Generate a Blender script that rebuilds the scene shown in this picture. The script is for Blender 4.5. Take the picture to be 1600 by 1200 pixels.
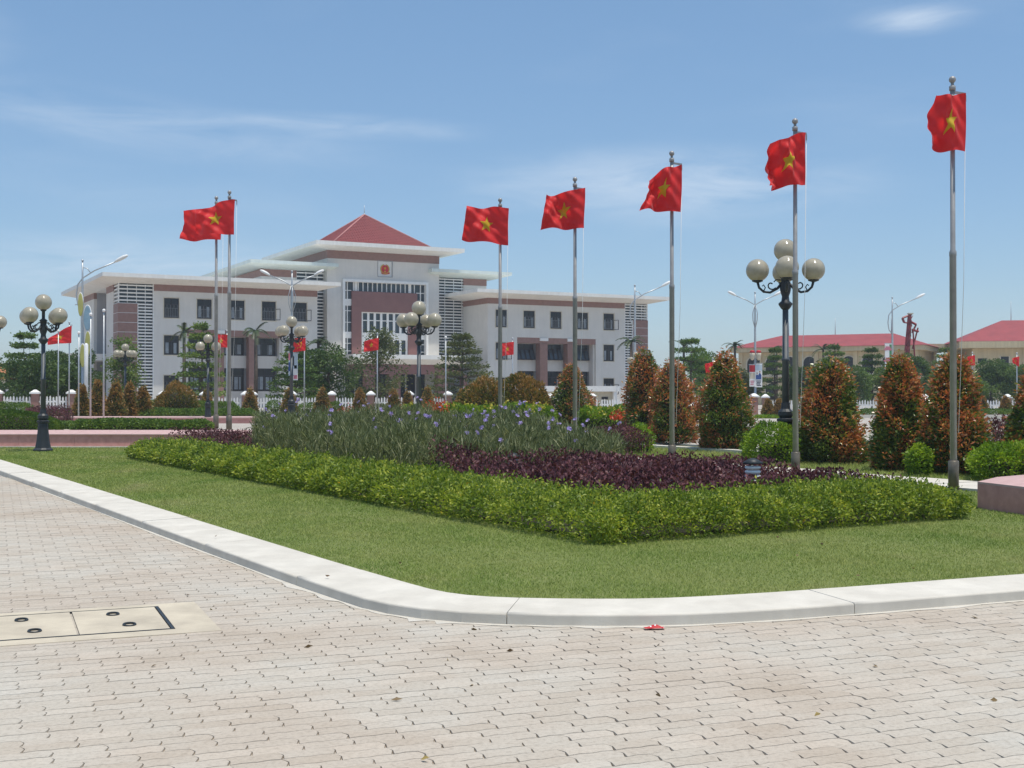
import bpy, math, random
import numpy as np
from math import sin, cos, pi, radians, atan2, sqrt
random.seed(7); RNG = np.random.default_rng(11)
for o in list(bpy.data.objects): bpy.data.objects.remove(o)
SC = bpy.context.scene
COL = SC.collection

# ------------------------------------------------------------------ camera, sky, sun, exposure
FPX, HZ, EYE = 1950.0, 616.0, 1.6          # focal length and horizon in photo pixels, eye height in metres
PITCH = math.atan((HZ - 600) / FPX)
cam_d = bpy.data.cameras.new('camera'); cam = bpy.data.objects.new('camera', cam_d); COL.objects.link(cam)
cam.location = (0, 0, EYE); cam.rotation_euler = (pi/2 + PITCH, 0, 0)
cam_d.sensor_width = 36; cam_d.lens = FPX * 36 / 1600; cam_d.clip_start = 0.1; cam_d.clip_end = 6000
SC.camera = cam
SUN_EL, SUN_AZ = radians(78), radians(130)   # azimuth from +Y (straight ahead) towards +X (right)
sun_d = bpy.data.lights.new('sun', 'SUN'); sun = bpy.data.objects.new('sun', sun_d); COL.objects.link(sun)
sun_d.energy = 3.75; sun_d.angle = radians(0.55); sun_d.color = (1.0, 0.94, 0.84)
sun.rotation_euler = (pi/2 - SUN_EL, 0, -SUN_AZ + pi)
SC.view_settings.view_transform = 'Standard'; SC.view_settings.look = 'None'
SC.view_settings.exposure = 0.12; SC.view_settings.gamma = 1.0; SC.view_settings.use_curve_mapping = False
SC.cycles.max_bounces = 8; SC.cycles.transparent_max_bounces = 8

W = bpy.data.worlds.new('World'); SC.world = W; W.use_nodes = True
nt = W.node_tree; nt.nodes.clear()
def N(t, typ, **kw):
    n = t.nodes.new(typ)
    for k, v in kw.items():
        if k.startswith('i_'): n.inputs[k[2:]].default_value = v
        elif k.startswith('n_'): n.inputs[int(k[2:])].default_value = v
        else: setattr(n, k, v)
    return n
def L(t, a, b): t.links.new(a, b)
out = N(nt, 'ShaderNodeOutputWorld'); bg = N(nt, 'ShaderNodeBackground', i_Strength=0.132)
sky = N(nt, 'ShaderNodeTexSky', sky_type='NISHITA', sun_disc=False, sun_elevation=SUN_EL, sun_rotation=SUN_AZ,
        altitude=0, air_density=1.0, dust_density=0.35, ozone_density=3.2)
tc = N(nt, 'ShaderNodeTexCoord'); sx = N(nt, 'ShaderNodeSeparateXYZ'); L(nt, tc.outputs['Generated'], sx.inputs[0])
az = N(nt, 'ShaderNodeMath', operation='ARCTAN2'); L(nt, sx.outputs[0], az.inputs[0]); L(nt, sx.outputs[1], az.inputs[1])
el = N(nt, 'ShaderNodeMath', operation='ARCSINE'); L(nt, sx.outputs[2], el.inputs[0])
cv = N(nt, 'ShaderNodeCombineXYZ'); L(nt, az.outputs[0], cv.inputs[0]); L(nt, el.outputs[0], cv.inputs[1])
mp = N(nt, 'ShaderNodeMapping'); mp.inputs['Scale'].default_value = (9, 42, 1); mp.inputs['Rotation'].default_value = (0, 0, 0.05); L(nt, cv.outputs[0], mp.inputs[0])
nz = N(nt, 'ShaderNodeTexNoise', i_Scale=1.0, i_Detail=7.0, i_Roughness=0.62, i_Distortion=0.6); L(nt, mp.outputs[0], nz.inputs['Vector'])
mp2 = N(nt, 'ShaderNodeMapping'); mp2.inputs['Scale'].default_value = (3.1, 10, 1); mp2.inputs['Location'].default_value = (1.7, 4.1, 0); L(nt, cv.outputs[0], mp2.inputs[0])
nz2 = N(nt, 'ShaderNodeTexNoise', i_Scale=1.0, i_Detail=3.0); L(nt, mp2.outputs[0], nz2.inputs['Vector'])
rA = N(nt, 'ShaderNodeMapRange', n_1=0.30, n_2=0.72, n_3=0.0, n_4=1.0); L(nt, nz.outputs[0], rA.inputs[0])
rB = N(nt, 'ShaderNodeMapRange', n_1=0.52, n_2=0.75, n_3=0.0, n_4=0.22); L(nt, nz2.outputs[0], rB.inputs[0])
acc = rB.outputs[0]
# wisps of cirrus: (azimuth, elevation, half width, half height, tilt, amount)
for (a0, e0, wa, we, tl, am) in [(-0.126, 0.210, 0.13, 0.011, -0.03, 0.6), (-0.30, 0.205, 0.24, 0.026, -0.10, 0.5), (0.125, 0.165, 0.19, 0.034, -0.02, 1.0),
                                 (0.312, 0.279, 0.05, 0.013, -0.02, 0.95), (-0.30, 0.095, 0.20, 0.034, 0.0, 0.85), (-0.42, 0.26, 0.05, 0.03, 0, 0.4),
                                 (0.9, 0.3, 0.3, 0.03, 0.1, 0.5), (-1.1, 0.24, 0.3, 0.03, 0, 0.5), (2.4, 0.3, 0.4, 0.03, 0, 0.5), (-2.5, 0.2, 0.4, 0.03, 0, 0.5)]:
    m = N(nt, 'ShaderNodeVectorMath', operation='SUBTRACT'); L(nt, cv.outputs[0], m.inputs[0]); m.inputs[1].default_value = (a0, e0, 0)
    r = N(nt, 'ShaderNodeMapping', vector_type='POINT'); r.inputs['Rotation'].default_value = (0, 0, -tl); L(nt, m.outputs[0], r.inputs[0])
    s_ = N(nt, 'ShaderNodeVectorMath', operation='MULTIPLY'); L(nt, r.outputs[0], s_.inputs[0]); s_.inputs[1].default_value = (1/wa, 1/we, 0)
    ln = N(nt, 'ShaderNodeVectorMath', operation='LENGTH'); L(nt, s_.outputs[0], ln.inputs[0])
    mr = N(nt, 'ShaderNodeMapRange', interpolation_type='SMOOTHSTEP', n_1=0.0, n_2=1.15, n_3=am, n_4=0.0); L(nt, ln.outputs['Value'], mr.inputs[0])
    ad = N(nt, 'ShaderNodeMath', operation='ADD'); L(nt, acc, ad.inputs[0]); L(nt, mr.outputs[0], ad.inputs[1]); acc = ad.outputs[0]
mu = N(nt, 'ShaderNodeMath', operation='MULTIPLY'); L(nt, acc, mu.inputs[0]); L(nt, rA.outputs[0], mu.inputs[1])
mu2 = N(nt, 'ShaderNodeMath', operation='MULTIPLY', use_clamp=True); L(nt, mu.outputs[0], mu2.inputs[0]); mu2.inputs[1].default_value = 0.95
mb_ = N(nt, 'ShaderNodeMix', data_type='RGBA', n_0=0.40); L(nt, sky.outputs[0], mb_.inputs[6]); mb_.inputs[7].default_value = (1.20, 2.48, 4.15, 1)   # humid sea-air blue
mx = N(nt, 'ShaderNodeMix', data_type='RGBA'); L(nt, mu2.outputs[0], mx.inputs[0]); L(nt, mb_.outputs[2], mx.inputs[6]); mx.inputs[7].default_value = (4.6, 5.4, 6.4, 1)
L(nt, mx.outputs[2], bg.inputs[0]); L(nt, bg.outputs[0], out.inputs[0])

# ------------------------------------------------------------------ helpers
def at(px, d): return (px - 800) / FPX * d
def zat(py, d): return EYE + (HZ - py) * d / FPX
def gp(px, py, z=0.0):
    d = (EYE - z) * FPX / (py - HZ); return (at(px, d), d)
AV = np.array([-0.5045, 0.8634]); BV = np.array([0.8634, 0.5045])     # the plaza's two directions
def ab(a, b): p = a * AV + b * BV; return (float(p[0]), float(p[1]))
def lin(c): return tuple(((x/255 + 0.055)/1.055)**2.4 if x/255 > 0.04045 else x/255/12.92 for x in c)

class MB:
    def __init__(s): s.v = []; s.f = []; s.sm = []; s.mi = []
    def add(s, vs, fs, smooth=False, mi=0):
        b = len(s.v); s.v += [tuple(v) for v in vs]
        for f in fs: s.f.append(tuple(b + i for i in f)); s.sm.append(smooth); s.mi.append(mi)
        return s
    def box(s, x0, x1, y0, y1, z0, z1, mi=0):
        return s.add([(x0,y0,z0),(x1,y0,z0),(x1,y1,z0),(x0,y1,z0),(x0,y0,z1),(x1,y0,z1),(x1,y1,z1),(x0,y1,z1)],
                     [(0,3,2,1),(4,5,6,7),(0,1,5,4),(1,2,6,5),(2,3,7,6),(3,0,4,7)], mi=mi)
    def prism(s, poly, z0, z1, top=None, mi=0):
        n = len(poly); top = top or poly
        return s.add([(p[0], p[1], z0) for p in poly] + [(p[0], p[1], z1) for p in top],
                     [tuple(range(n-1, -1, -1)), tuple(range(n, 2*n))] + [(i, (i+1) % n, n+(i+1) % n, n+i) for i in range(n)], mi=mi)
    def rings(s, rs, cap=True, smooth=True, mi=0):
        n = len(rs[0]); vs = [p for r in rs for p in r]; fs = []
        for k in range(len(rs)-1):
            for i in range(n):
                j = (i+1) % n; fs.append((k*n+i, k*n+j, (k+1)*n+j, (k+1)*n+i))
        s.add(vs, fs, smooth, mi)
        if cap:
            b = len(s.v) - len(vs)
            s.f.append(tuple(b+i for i in range(n-1, -1, -1))); s.sm.append(False); s.mi.append(mi)
            s.f.append(tuple(b+(len(rs)-1)*n+i for i in range(n))); s.sm.append(False); s.mi.append(mi)
        return s
    def lathe(s, prof, n=16, c=(0,0,0), smooth=True, mi=0):
        return s.rings([[(c[0]+r*cos(2*pi*i/n), c[1]+r*sin(2*pi*i/n), c[2]+z) for i in range(n)] for (r, z) in prof], smooth=smooth, mi=mi)
    def tube(s, pts, rad, n=8, mi=0, smooth=True):
        P = [np.array(p, float) for p in pts]; m = len(P); rad = rad if hasattr(rad, '__len__') else [rad]*m; rs = []
        up = None
        for k in range(m):
            t = P[min(k+1, m-1)] - P[max(k-1, 0)]; t = t/(np.linalg.norm(t)+1e-9)
            if up is None: up = np.array([0,0,1.0]) if abs(t[2]) < 0.9 else np.array([1.0,0,0])
            a = np.cross(up, t); a /= np.linalg.norm(a)+1e-9; b = np.cross(t, a); up = b
            rs.append([tuple(P[k] + rad[k]*(cos(2*pi*i/n)*a + sin(2*pi*i/n)*b)) for i in range(n)])
        return s.rings(rs, smooth=smooth, mi=mi)
    def sphere(s, c, r, n=20, m=12, sz=1.0, mi=0):
        return s.lathe([(max(r*sin(pi*k/m), 1e-4), -sz*r*cos(pi*k/m)) for k in range(m+1)], n, c, mi=mi)
    def build(s, name, mats, parent=None, loc=None):
        me = bpy.data.meshes.new(name); me.from_pydata(s.v, [], s.f)
        me.polygons.foreach_set('use_smooth', s.sm)
        for m in (mats if isinstance(mats, (list, tuple)) else [mats]): me.materials.append(m)
        me.polygons.foreach_set('material_index', s.mi); me.update()
        return obj(name, me, parent, loc)
def obj(name, me, parent=None, loc=None):
    o = bpy.data.objects.new(name, me); COL.objects.link(o)
    if parent is not None: o.parent = parent
    if loc is not None: o.location = loc
    return o
def tag(o, label, cat, group=None):
    o['label'] = label; o['category'] = cat
    if group: o['group'] = group
    return o
def thing(name, label, cat, loc=(0,0,0), rz=0, group=None):
    o = bpy.data.objects.new(name, None); COL.objects.link(o); o.location = loc; o.rotation_euler = (0,0,rz); o.empty_display_size = 0.2
    return tag(o, label, cat, group)
def struct(o): o['kind'] = 'structure'; return o
def stuff(o): o['kind'] = 'stuff'; return o
KIDS = {}
def copy_tree(o, parent=None):
    kids = KIDS.get(o.name) or list(o.children); KIDS[o.name] = kids
    c = o.copy(); COL.objects.link(c)
    if parent is not None: c.parent = parent
    for ch in kids: copy_tree(ch, c)
    return c

# ------------------------------------------------------------------ materials
def new_mat(name):
    m = bpy.data.materials.new(name); m.use_nodes = True; t = m.node_tree
    return m, t, t.nodes['Principled BSDF']
def pos_noise(t, scale, detail=4, rough=0.55, obj_space=False, stretch=None):
    if obj_space: src = N(t, 'ShaderNodeTexCoord').outputs['Object']
    else: src = N(t, 'ShaderNodeNewGeometry').outputs['Position']
    if stretch:
        m = N(t, 'ShaderNodeMapping'); m.inputs['Scale'].default_value = stretch; L(t, src, m.inputs[0]); src = m.outputs[0]
    n = N(t, 'ShaderNodeTexNoise', i_Scale=scale, i_Detail=detail, i_Roughness=rough); L(t, src, n.inputs['Vector']); return n.outputs[0]
def ramp(t, fac, stops):
    r = N(t, 'ShaderNodeValToRGB'); e = r.color_ramp.elements
    e[0].position, e[0].color = stops[0][0], (*stops[0][1], 1); e[1].position, e[1].color = stops[-1][0], (*stops[-1][1], 1)
    for p, c in stops[1:-1]: x = e.new(p); x.color = (*c, 1)
    L(t, fac, r.inputs[0]); return r.outputs[0]
def mixc(t, fac, a, b, blend='MIX'):
    m = N(t, 'ShaderNodeMix', data_type='RGBA', blend_type=blend)
    for s, i in ((fac, 0), (a, 6), (b, 7)):
        if hasattr(s, 'links'): L(t, s, m.inputs[i])
        else: m.inputs[i].default_value = s if i == 0 else (*s, 1)
    return m.outputs[2]
def bump(t, bs, h, strength=0.3, dist=0.01):
    b = N(t, 'ShaderNodeBump', i_Strength=strength, i_Distance=dist); L(t, h, b.inputs['Height']); L(t, b.outputs[0], bs.inputs['Normal'])
def surf(name, c, c2=None, rough=0.8, scale=2.0, metal=0.0, bstr=0.0, bscale=60, bdist=0.01, streak=0.0, spec=0.4):
    m, t, b = new_mat(name); c2 = c2 or tuple(x*0.82 for x in c)
    f = pos_noise(t, scale, 5, 0.6); col = ramp(t, f, [(0.32, c2), (0.66, c)])
    if streak:
        g = pos_noise(t, 1.0, 4, 0.6, stretch=(3.5, 3.5, 0.22)); g2 = ramp(t, g, [(0.42, (1-streak,)*3), (0.62, (1, 1, 1))])
        col = mixc(t, 1.0, col, g2, 'MULTIPLY')
    L(t, col, b.inputs['Base Color']); b.inputs['Roughness'].default_value = rough; b.inputs['Metallic'].default_value = metal
    b.inputs['Specular IOR Level'].default_value = spec
    if bstr: bump(t, b, pos_noise(t, bscale, 3), bstr, bdist)
    return m
def leafmat(name, stops, transl=0.35, rough=0.45, spec=0.3):
    m, t, b = new_mat(name)
    a = N(t, 'ShaderNodeAttribute', attribute_name='tint'); col = ramp(t, a.outputs['Fac'], stops)
    L(t, col, b.inputs['Base Color']); b.inputs['Roughness'].default_value = rough; b.inputs['Specular IOR Level'].default_value = spec
    tr = N(t, 'ShaderNodeBsdfTranslucent'); L(t, mixc(t, 1.0, col, (1.25, 1.25, 0.7), 'MULTIPLY'), tr.inputs[0])
    ms = N(t, 'ShaderNodeMixShader', n_0=transl); L(t, b.outputs[0], ms.inputs[1]); L(t, tr.outputs[0], ms.inputs[2])
    L(t, ms.outputs[0], t.nodes['Material Output'].inputs[0]); return m

M = {}
M['wall'] = surf('wall_paint', (0.72, 0.69, 0.64), (0.655, 0.63, 0.585), 0.85, 0.6, streak=0.035)
M['wall_grey'] = surf('grey_wall_shade', (0.42, 0.42, 0.43), (0.36, 0.36, 0.37), 0.85, 0.6, streak=0.1)  # grey wall tone with shade put into the colour
M['slab'] = surf('roof_edge_paint', (0.86, 0.845, 0.80), (0.78, 0.765, 0.72), 0.8, 0.7, streak=0.06)
M['slab_mint'] = surf('mint_roof_edge_paint', (0.70, 0.765, 0.72), (0.62, 0.69, 0.65), 0.8, 0.7, streak=0.06)
M['brown'] = surf('brown_cladding', (0.31, 0.175, 0.145), (0.25, 0.14, 0.115), 0.6, 3.0, bstr=0.1)
M['brown_dark'] = surf('mauve_panel', (0.27, 0.13, 0.115), (0.23, 0.11, 0.10), 0.6, 1.2)
M['cream_trim'] = surf('cream_trim', (0.66, 0.60, 0.48), None, 0.8)
M['white'] = surf('white_paint', (0.86, 0.85, 0.82), (0.78, 0.77, 0.74), 0.6, 4)
M['dark_frame'] = surf('dark_window_frame', (0.022, 0.018, 0.022), (0.03, 0.026, 0.03), 0.45, 3)
M['glass_dark'] = surf('dark_glass', (0.022, 0.025, 0.030), (0.012, 0.014, 0.018), 0.08, 0.8, spec=0.3)
M['glass_blue'] = surf('blue_grey_glass', (0.060, 0.085, 0.105), (0.025, 0.038, 0.05), 0.08, 0.45, spec=0.4)
M['curtain'] = surf('pale_curtain', (0.33, 0.37, 0.40), (0.2, 0.23, 0.26), 0.9, 2)
M['louvre'] = surf('louvre_aluminium', (0.82, 0.82, 0.80), (0.74, 0.74, 0.72), 0.5, 2)
M['tile'] = surf('roof_tile', (0.27, 0.055, 0.052), (0.19, 0.04, 0.04), 0.7, 3.5)
M['tile_far'] = surf('red_roof', (0.33, 0.065, 0.068), (0.26, 0.052, 0.056), 0.75, 0.8)
M['yellow'] = surf('cream_yellow_wall', (0.67, 0.555, 0.35), (0.58, 0.475, 0.30), 0.85, 0.5, streak=0.12)
M['steel'] = surf('stainless_steel', (0.36, 0.355, 0.345), (0.28, 0.275, 0.27), 0.42, 5, metal=0.2)
M['sleeve'] = surf('weathered_steel_sleeve', (0.20, 0.17, 0.13), (0.13, 0.11, 0.085), 0.42, 6, metal=0.3)
M['galv'] = surf('galvanised_steel', (0.52, 0.54, 0.55), (0.42, 0.44, 0.45), 0.45, 6, metal=0.55)
M['iron'] = surf('dark_cast_iron', (0.030, 0.036, 0.040), (0.022, 0.026, 0.030), 0.5, 9)
M['iron_grey'] = surf('grey_painted_iron', (0.085, 0.10, 0.11), (0.06, 0.07, 0.08), 0.5, 5)
M['kerb'] = surf('kerb_concrete', (0.67, 0.63, 0.55), (0.58, 0.54, 0.465), 0.9, 2.2, bstr=0.25, bscale=90, bdist=0.004, streak=0.08)
M['granite'] = surf('pink_granite', (0.62, 0.31, 0.275), (0.50, 0.235, 0.205), 0.55, 7, bstr=0.05)
M['granite_top'] = surf('sunlit_pink_granite', (0.60, 0.40, 0.36), (0.52, 0.33, 0.30), 0.55, 6)  # copings paler than the faces: sun on the tops put into the colour
M['slabcon'] = surf('cream_concrete', (0.58, 0.51, 0.39), (0.43, 0.375, 0.29), 0.9, 2.8, bstr=0.3, bscale=120, bdist=0.003)
M['soil'] = surf('soil', (0.085, 0.055, 0.035), (0.05, 0.032, 0.02), 0.95, 6, bstr=0.4)
M['bark'] = surf('bark', (0.17, 0.13, 0.10), (0.09, 0.07, 0.055), 0.9, 5, bstr=0.4, bscale=25)
M['red_paint'] = surf('red_painted_steel', (0.30, 0.035, 0.04), (0.20, 0.03, 0.035), 0.5, 3)
M['yel_paint'] = surf('yellow_plastic', (0.50, 0.48, 0.14), (0.40, 0.38, 0.12), 0.4, 2)
M['blue_paint'] = surf('pale_blue_plastic', (0.28, 0.42, 0.50), (0.22, 0.34, 0.42), 0.4, 2)
M['print_red'] = surf('red_print', (0.55, 0.02, 0.03), None, 0.6)
M['print_blue'] = surf('blue_print', (0.04, 0.09, 0.28), None, 0.6)
M['print_dark'] = surf('dark_print', (0.035, 0.035, 0.06), None, 0.6)
M['print_cream'] = surf('cream_print', (0.66, 0.58, 0.44), None, 0.6)
M['print_pale'] = surf('pale_blue_print', (0.55, 0.64, 0.70), (0.48, 0.57, 0.64), 0.6)
M['print_pink'] = surf('pink_print', (0.62, 0.20, 0.26), None, 0.6)
M['print_green'] = surf('green_print', (0.07, 0.26, 0.11), None, 0.6)
M['skin_print'] = surf('skin_tone_print', (0.45, 0.27, 0.18), None, 0.6)
M['orange_tile'] = surf('orange_roof', (0.48, 0.19, 0.08), None, 0.8)
M['gold'] = surf('gold_paint', (0.62, 0.40, 0.06), None, 0.5)
M['rubber'] = surf('black_rubber', (0.02, 0.02, 0.022), None, 0.6)
# globes: cloudy cream plastic with fine horizontal ribs
m, t, b = new_mat('globe_plastic'); M['globe'] = m
g = N(t, 'ShaderNodeTexCoord'); w = N(t, 'ShaderNodeTexWave', wave_type='BANDS', bands_direction='Z', i_Scale=14.0, i_Distortion=0.0); L(t, g.outputs['Object'], w.inputs[0])
col = ramp(t, pos_noise(t, 5, 4), [(0.3, (0.46, 0.415, 0.31)), (0.7, (0.60, 0.55, 0.43))])
L(t, col, b.inputs['Base Color']); b.inputs['Roughness'].default_value = 0.16; bump(t, b, w.outputs[0], 0.25, 0.006)
b.inputs['Coat Weight'].default_value = 0.4; b.inputs['Coat Roughness'].default_value = 0.05
tr = N(t, 'ShaderNodeBsdfTranslucent'); L(t, col, tr.inputs[0]); ms = N(t, 'ShaderNodeMixShader', n_0=0.3)
L(t, b.outputs[0], ms.inputs[1]); L(t, tr.outputs[0], ms.inputs[2]); L(t, ms.outputs[0], t.nodes['Material Output'].inputs[0])
# flag cloth
def cloth(name, c):
    m, t, b = new_mat(name); col = ramp(t, pos_noise(t, 3.0, 3), [(0.3, tuple(x*0.85 for x in c)), (0.7, c)])
    L(t, col, b.inputs['Base Color']); b.inputs['Roughness'].default_value = 0.55; b.inputs['Specular IOR Level'].default_value = 0.3
    b.inputs['Sheen Weight'].default_value = 0.15
    tr = N(t, 'ShaderNodeBsdfTranslucent'); L(t, col, tr.inputs[0]); ms = N(t, 'ShaderNodeMixShader', n_0=0.42)
    L(t, b.outputs[0], ms.inputs[1]); L(t, tr.outputs[0], ms.inputs[2]); L(t, ms.outputs[0], t.nodes['Material Output'].inputs[0]); return m
M['flag_red'] = cloth('red_cloth', (0.86, 0.034, 0.036)); M['flag_yellow'] = cloth('yellow_cloth', (0.80, 0.62, 0.03))
# paving: block tone varies from block to block, plus broad stains
def paver_mat(name, attr):
    m, t, b = new_mat(name)
    r = N(t, 'ShaderNodeAttribute', attribute_name='tint').outputs['Fac'] if attr else N(t, 'ShaderNodeObjectInfo').outputs['Random']
    c1 = ramp(t, r, [(0.0, (0.455, 0.410, 0.345)), (0.3, (0.475, 0.435, 0.372)), (0.7, (0.490, 0.452, 0.390)), (1.0, (0.515, 0.470, 0.402))])
    st = ramp(t, pos_noise(t, 0.55, 5, 0.6), [(0.30, (0.86, 0.79, 0.73)), (0.44, (0.97, 0.92, 0.88)), (0.56, (1.0, 0.985, 0.965)), (0.70, (1.03, 1.06, 1.08))])
    fine = ramp(t, pos_noise(t, 38, 4, 0.7), [(0.28, (0.76, 0.75, 0.74)), (0.5, (0.98, 0.98, 0.98)), (0.7, (1.06, 1.06, 1.06))])
    col = mixc(t, 1.0, mixc(t, 1.0, c1, st, 'MULTIPLY'), fine, 'MULTIPLY')
    L(t, col, b.inputs['Base Color']); b.inputs['Roughness'].default_value = 0.93; b.inputs['Specular IOR Level'].default_value = 0.25
    bump(t, b, pos_noise(t, 160, 3), 0.35, 0.003); return m
M['paver'] = paver_mat('paving_block', False); M['paver_s'] = paver_mat('paving_block_field', True)
M['grout'], t, b = new_mat('paving_joint_sand'); L(t, ramp(t, pos_noise(t, 5.0, 6, 0.7), [(0.34, (0.13, 0.115, 0.095)), (0.43, (0.40, 0.365, 0.315)), (0.6, (0.46, 0.42, 0.365))]), b.inputs['Base Color']); b.inputs['Roughness'].default_value = 0.95
# distant paving
m, t, b = new_mat('far_paving'); M['far_paving'] = m
c1 = ramp(t, pos_noise(t, 0.35, 6, 0.65), [(0.3, (0.40, 0.36, 0.31)), (0.7, (0.50, 0.46, 0.41))])
br = N(t, 'ShaderNodeTexBrick', i_Scale=1.0); br.inputs['Color1'].default_value = (1, 1, 1, 1); br.inputs['Color2'].default_value = (0.92, 0.9, 0.88, 1); br.inputs['Mortar'].default_value = (0.6, 0.57, 0.53, 1)
br.inputs['Mortar Size'].default_value = 0.004; br.inputs['Brick Width'].default_value = 0.225; br.inputs['Row Height'].default_value = 0.1125
L(t, N(t, 'ShaderNodeNewGeometry').outputs['Position'], br.inputs['Vector'])
L(t, mixc(t, 1.0, c1, br.outputs[0], 'MULTIPLY'), b.inputs['Base Color']); b.inputs['Roughness'].default_value = 0.93
# grass ground and blades
m, t, b = new_mat('turf'); M['turf'] = m
f = pos_noise(t, 0.9, 5, 0.6); f2 = pos_noise(t, 14, 4, 0.7)
c = mixc(t, 0.5, ramp(t, f, [(0.3, (0.14, 0.20, 0.034)), (0.55, (0.20, 0.245, 0.052)), (0.75, (0.26, 0.26, 0.09))]), ramp(t, f2, [(0.3, (0.09, 0.115, 0.03)), (0.7, (0.19, 0.20, 0.075))]))
L(t, c, b.inputs['Base Color']); b.inputs['Roughness'].default_value = 0.95; bump(t, b, pos_noise(t, 60, 3), 0.6, 0.02)
def grassmat():
    m, t, b = new_mat('grass_blade')
    a = N(t, 'ShaderNodeAttribute', attribute_name='tint'); f = pos_noise(t, 0.7, 6, 0.66, stretch=(1, 0.6, 1))
    c1 = ramp(t, f, [(0.30, (0.150, 0.255, 0.045)), (0.44, (0.255, 0.335, 0.080)), (0.58, (0.325, 0.375, 0.112)), (0.72, (0.43, 0.41, 0.19))])
    c = mixc(t, 1.0, c1, ramp(t, a.outputs['Fac'], [(0.0, (0.78, 0.80, 0.72)), (0.8, (1.1, 1.06, 1.0)), (1.0, (1.45, 1.25, 1.2))]), 'MULTIPLY')
    L(t, c, b.inputs['Base Color']); b.inputs['Roughness'].default_value = 0.6; b.inputs['Specular IOR Level'].default_value = 0.25
    tr = N(t, 'ShaderNodeBsdfTranslucent'); L(t, c, tr.inputs[0]); ms = N(t, 'ShaderNodeMixShader', n_0=0.3)
    L(t, b.outputs[0], ms.inputs[1]); L(t, tr.outputs[0], ms.inputs[2]); L(t, ms.outputs[0], t.nodes['Material Output'].inputs[0]); return m
M['grass'] = grassmat()
M['hedge'] = leafmat('hedge_leaf', [(0.0, (0.055, 0.100, 0.014)), (0.45, (0.180, 0.260, 0.034)), (0.8, (0.37, 0.435, 0.056)), (0.97, (0.52, 0.53, 0.085)), (1.0, (0.55, 0.36, 0.03))], 0.38)
M['lime'] = leafmat('lime_leaf', [(0.0, (0.07, 0.14, 0.010)), (0.5, (0.16, 0.28, 0.018)), (1.0, (0.32, 0.42, 0.03))], 0.4)
M['hedge_far'] = leafmat('clipped_hedge_leaf', [(0.0, (0.05, 0.10, 0.016)), (0.6, (0.11, 0.19, 0.028)), (1.0, (0.21, 0.28, 0.045))], 0.3)
M['purple'] = leafmat('purple_leaf', [(0.0, (0.040, 0.014, 0.024)), (0.5, (0.105, 0.034, 0.044)), (0.85, (0.185, 0.066, 0.076)), (1.0, (0.26, 0.14, 0.135))], 0.25, 0.55, 0.3)
M['ruellia'] = leafmat('narrow_grey_green_leaf', [(0.0, (0.062, 0.085, 0.034)), (0.5, (0.150, 0.180, 0.078)), (0.85, (0.25, 0.275, 0.135)), (1.0, (0.42, 0.42, 0.25))], 0.25, 0.6, 0.15)
M['petal'] = leafmat('violet_petal', [(0.0, (0.34, 0.26, 0.60)), (1.0, (0.52, 0.44, 0.80))], 0.35, 0.7)
M['topiary'] = leafmat('glossy_red_green_leaf', [(0.0, (0.042, 0.078, 0.016)), (0.30, (0.120, 0.190, 0.032)), (0.46, (0.24, 0.30, 0.055)), (0.58, (0.30, 0.15, 0.045)), (0.75, (0.50, 0.145, 0.055)), (0.9, (0.62, 0.22, 0.09)), (1.0, (0.68, 0.42, 0.20))], 0.28, 0.28, 0.7)
M['cone_far'] = leafmat('bronze_leaf', [(0.0, (0.08, 0.10, 0.025)), (0.4, (0.19, 0.17, 0.045)), (0.7, (0.33, 0.18, 0.06)), (1.0, (0.44, 0.26, 0.10))], 0.3)
M['mound'] = leafmat('bronze_green_leaf', [(0.0, (0.06, 0.075, 0.016)), (0.4, (0.15, 0.155, 0.034)), (0.7, (0.30, 0.175, 0.05)), (1.0, (0.46, 0.26, 0.10))], 0.3, 0.35)
M['tree'] = leafmat('tree_leaf', [(0.0, (0.035, 0.075, 0.018)), (0.5, (0.095, 0.165, 0.036)), (1.0, (0.19, 0.28, 0.07))], 0.35)
M['tree_light'] = leafmat('light_tree_leaf', [(0.0, (0.06, 0.115, 0.024)), (0.5, (0.14, 0.215, 0.048)), (1.0, (0.25, 0.32, 0.09))], 0.4)
M['tree_olive'] = leafmat('olive_tree_leaf', [(0.0, (0.055, 0.075, 0.028)), (0.5, (0.115, 0.14, 0.052)), (1.0, (0.20, 0.21, 0.095))], 0.35)
M['ixora'] = leafmat('ixora_flower', [(0.0, (0.48, 0.05, 0.02)), (1.0, (0.62, 0.12, 0.04))], 0.2)
M['yellow_bloom'] = leafmat('yellow_flower', [(0.0, (0.50, 0.42, 0.05)), (1.0, (0.70, 0.60, 0.12))], 0.3)

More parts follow.
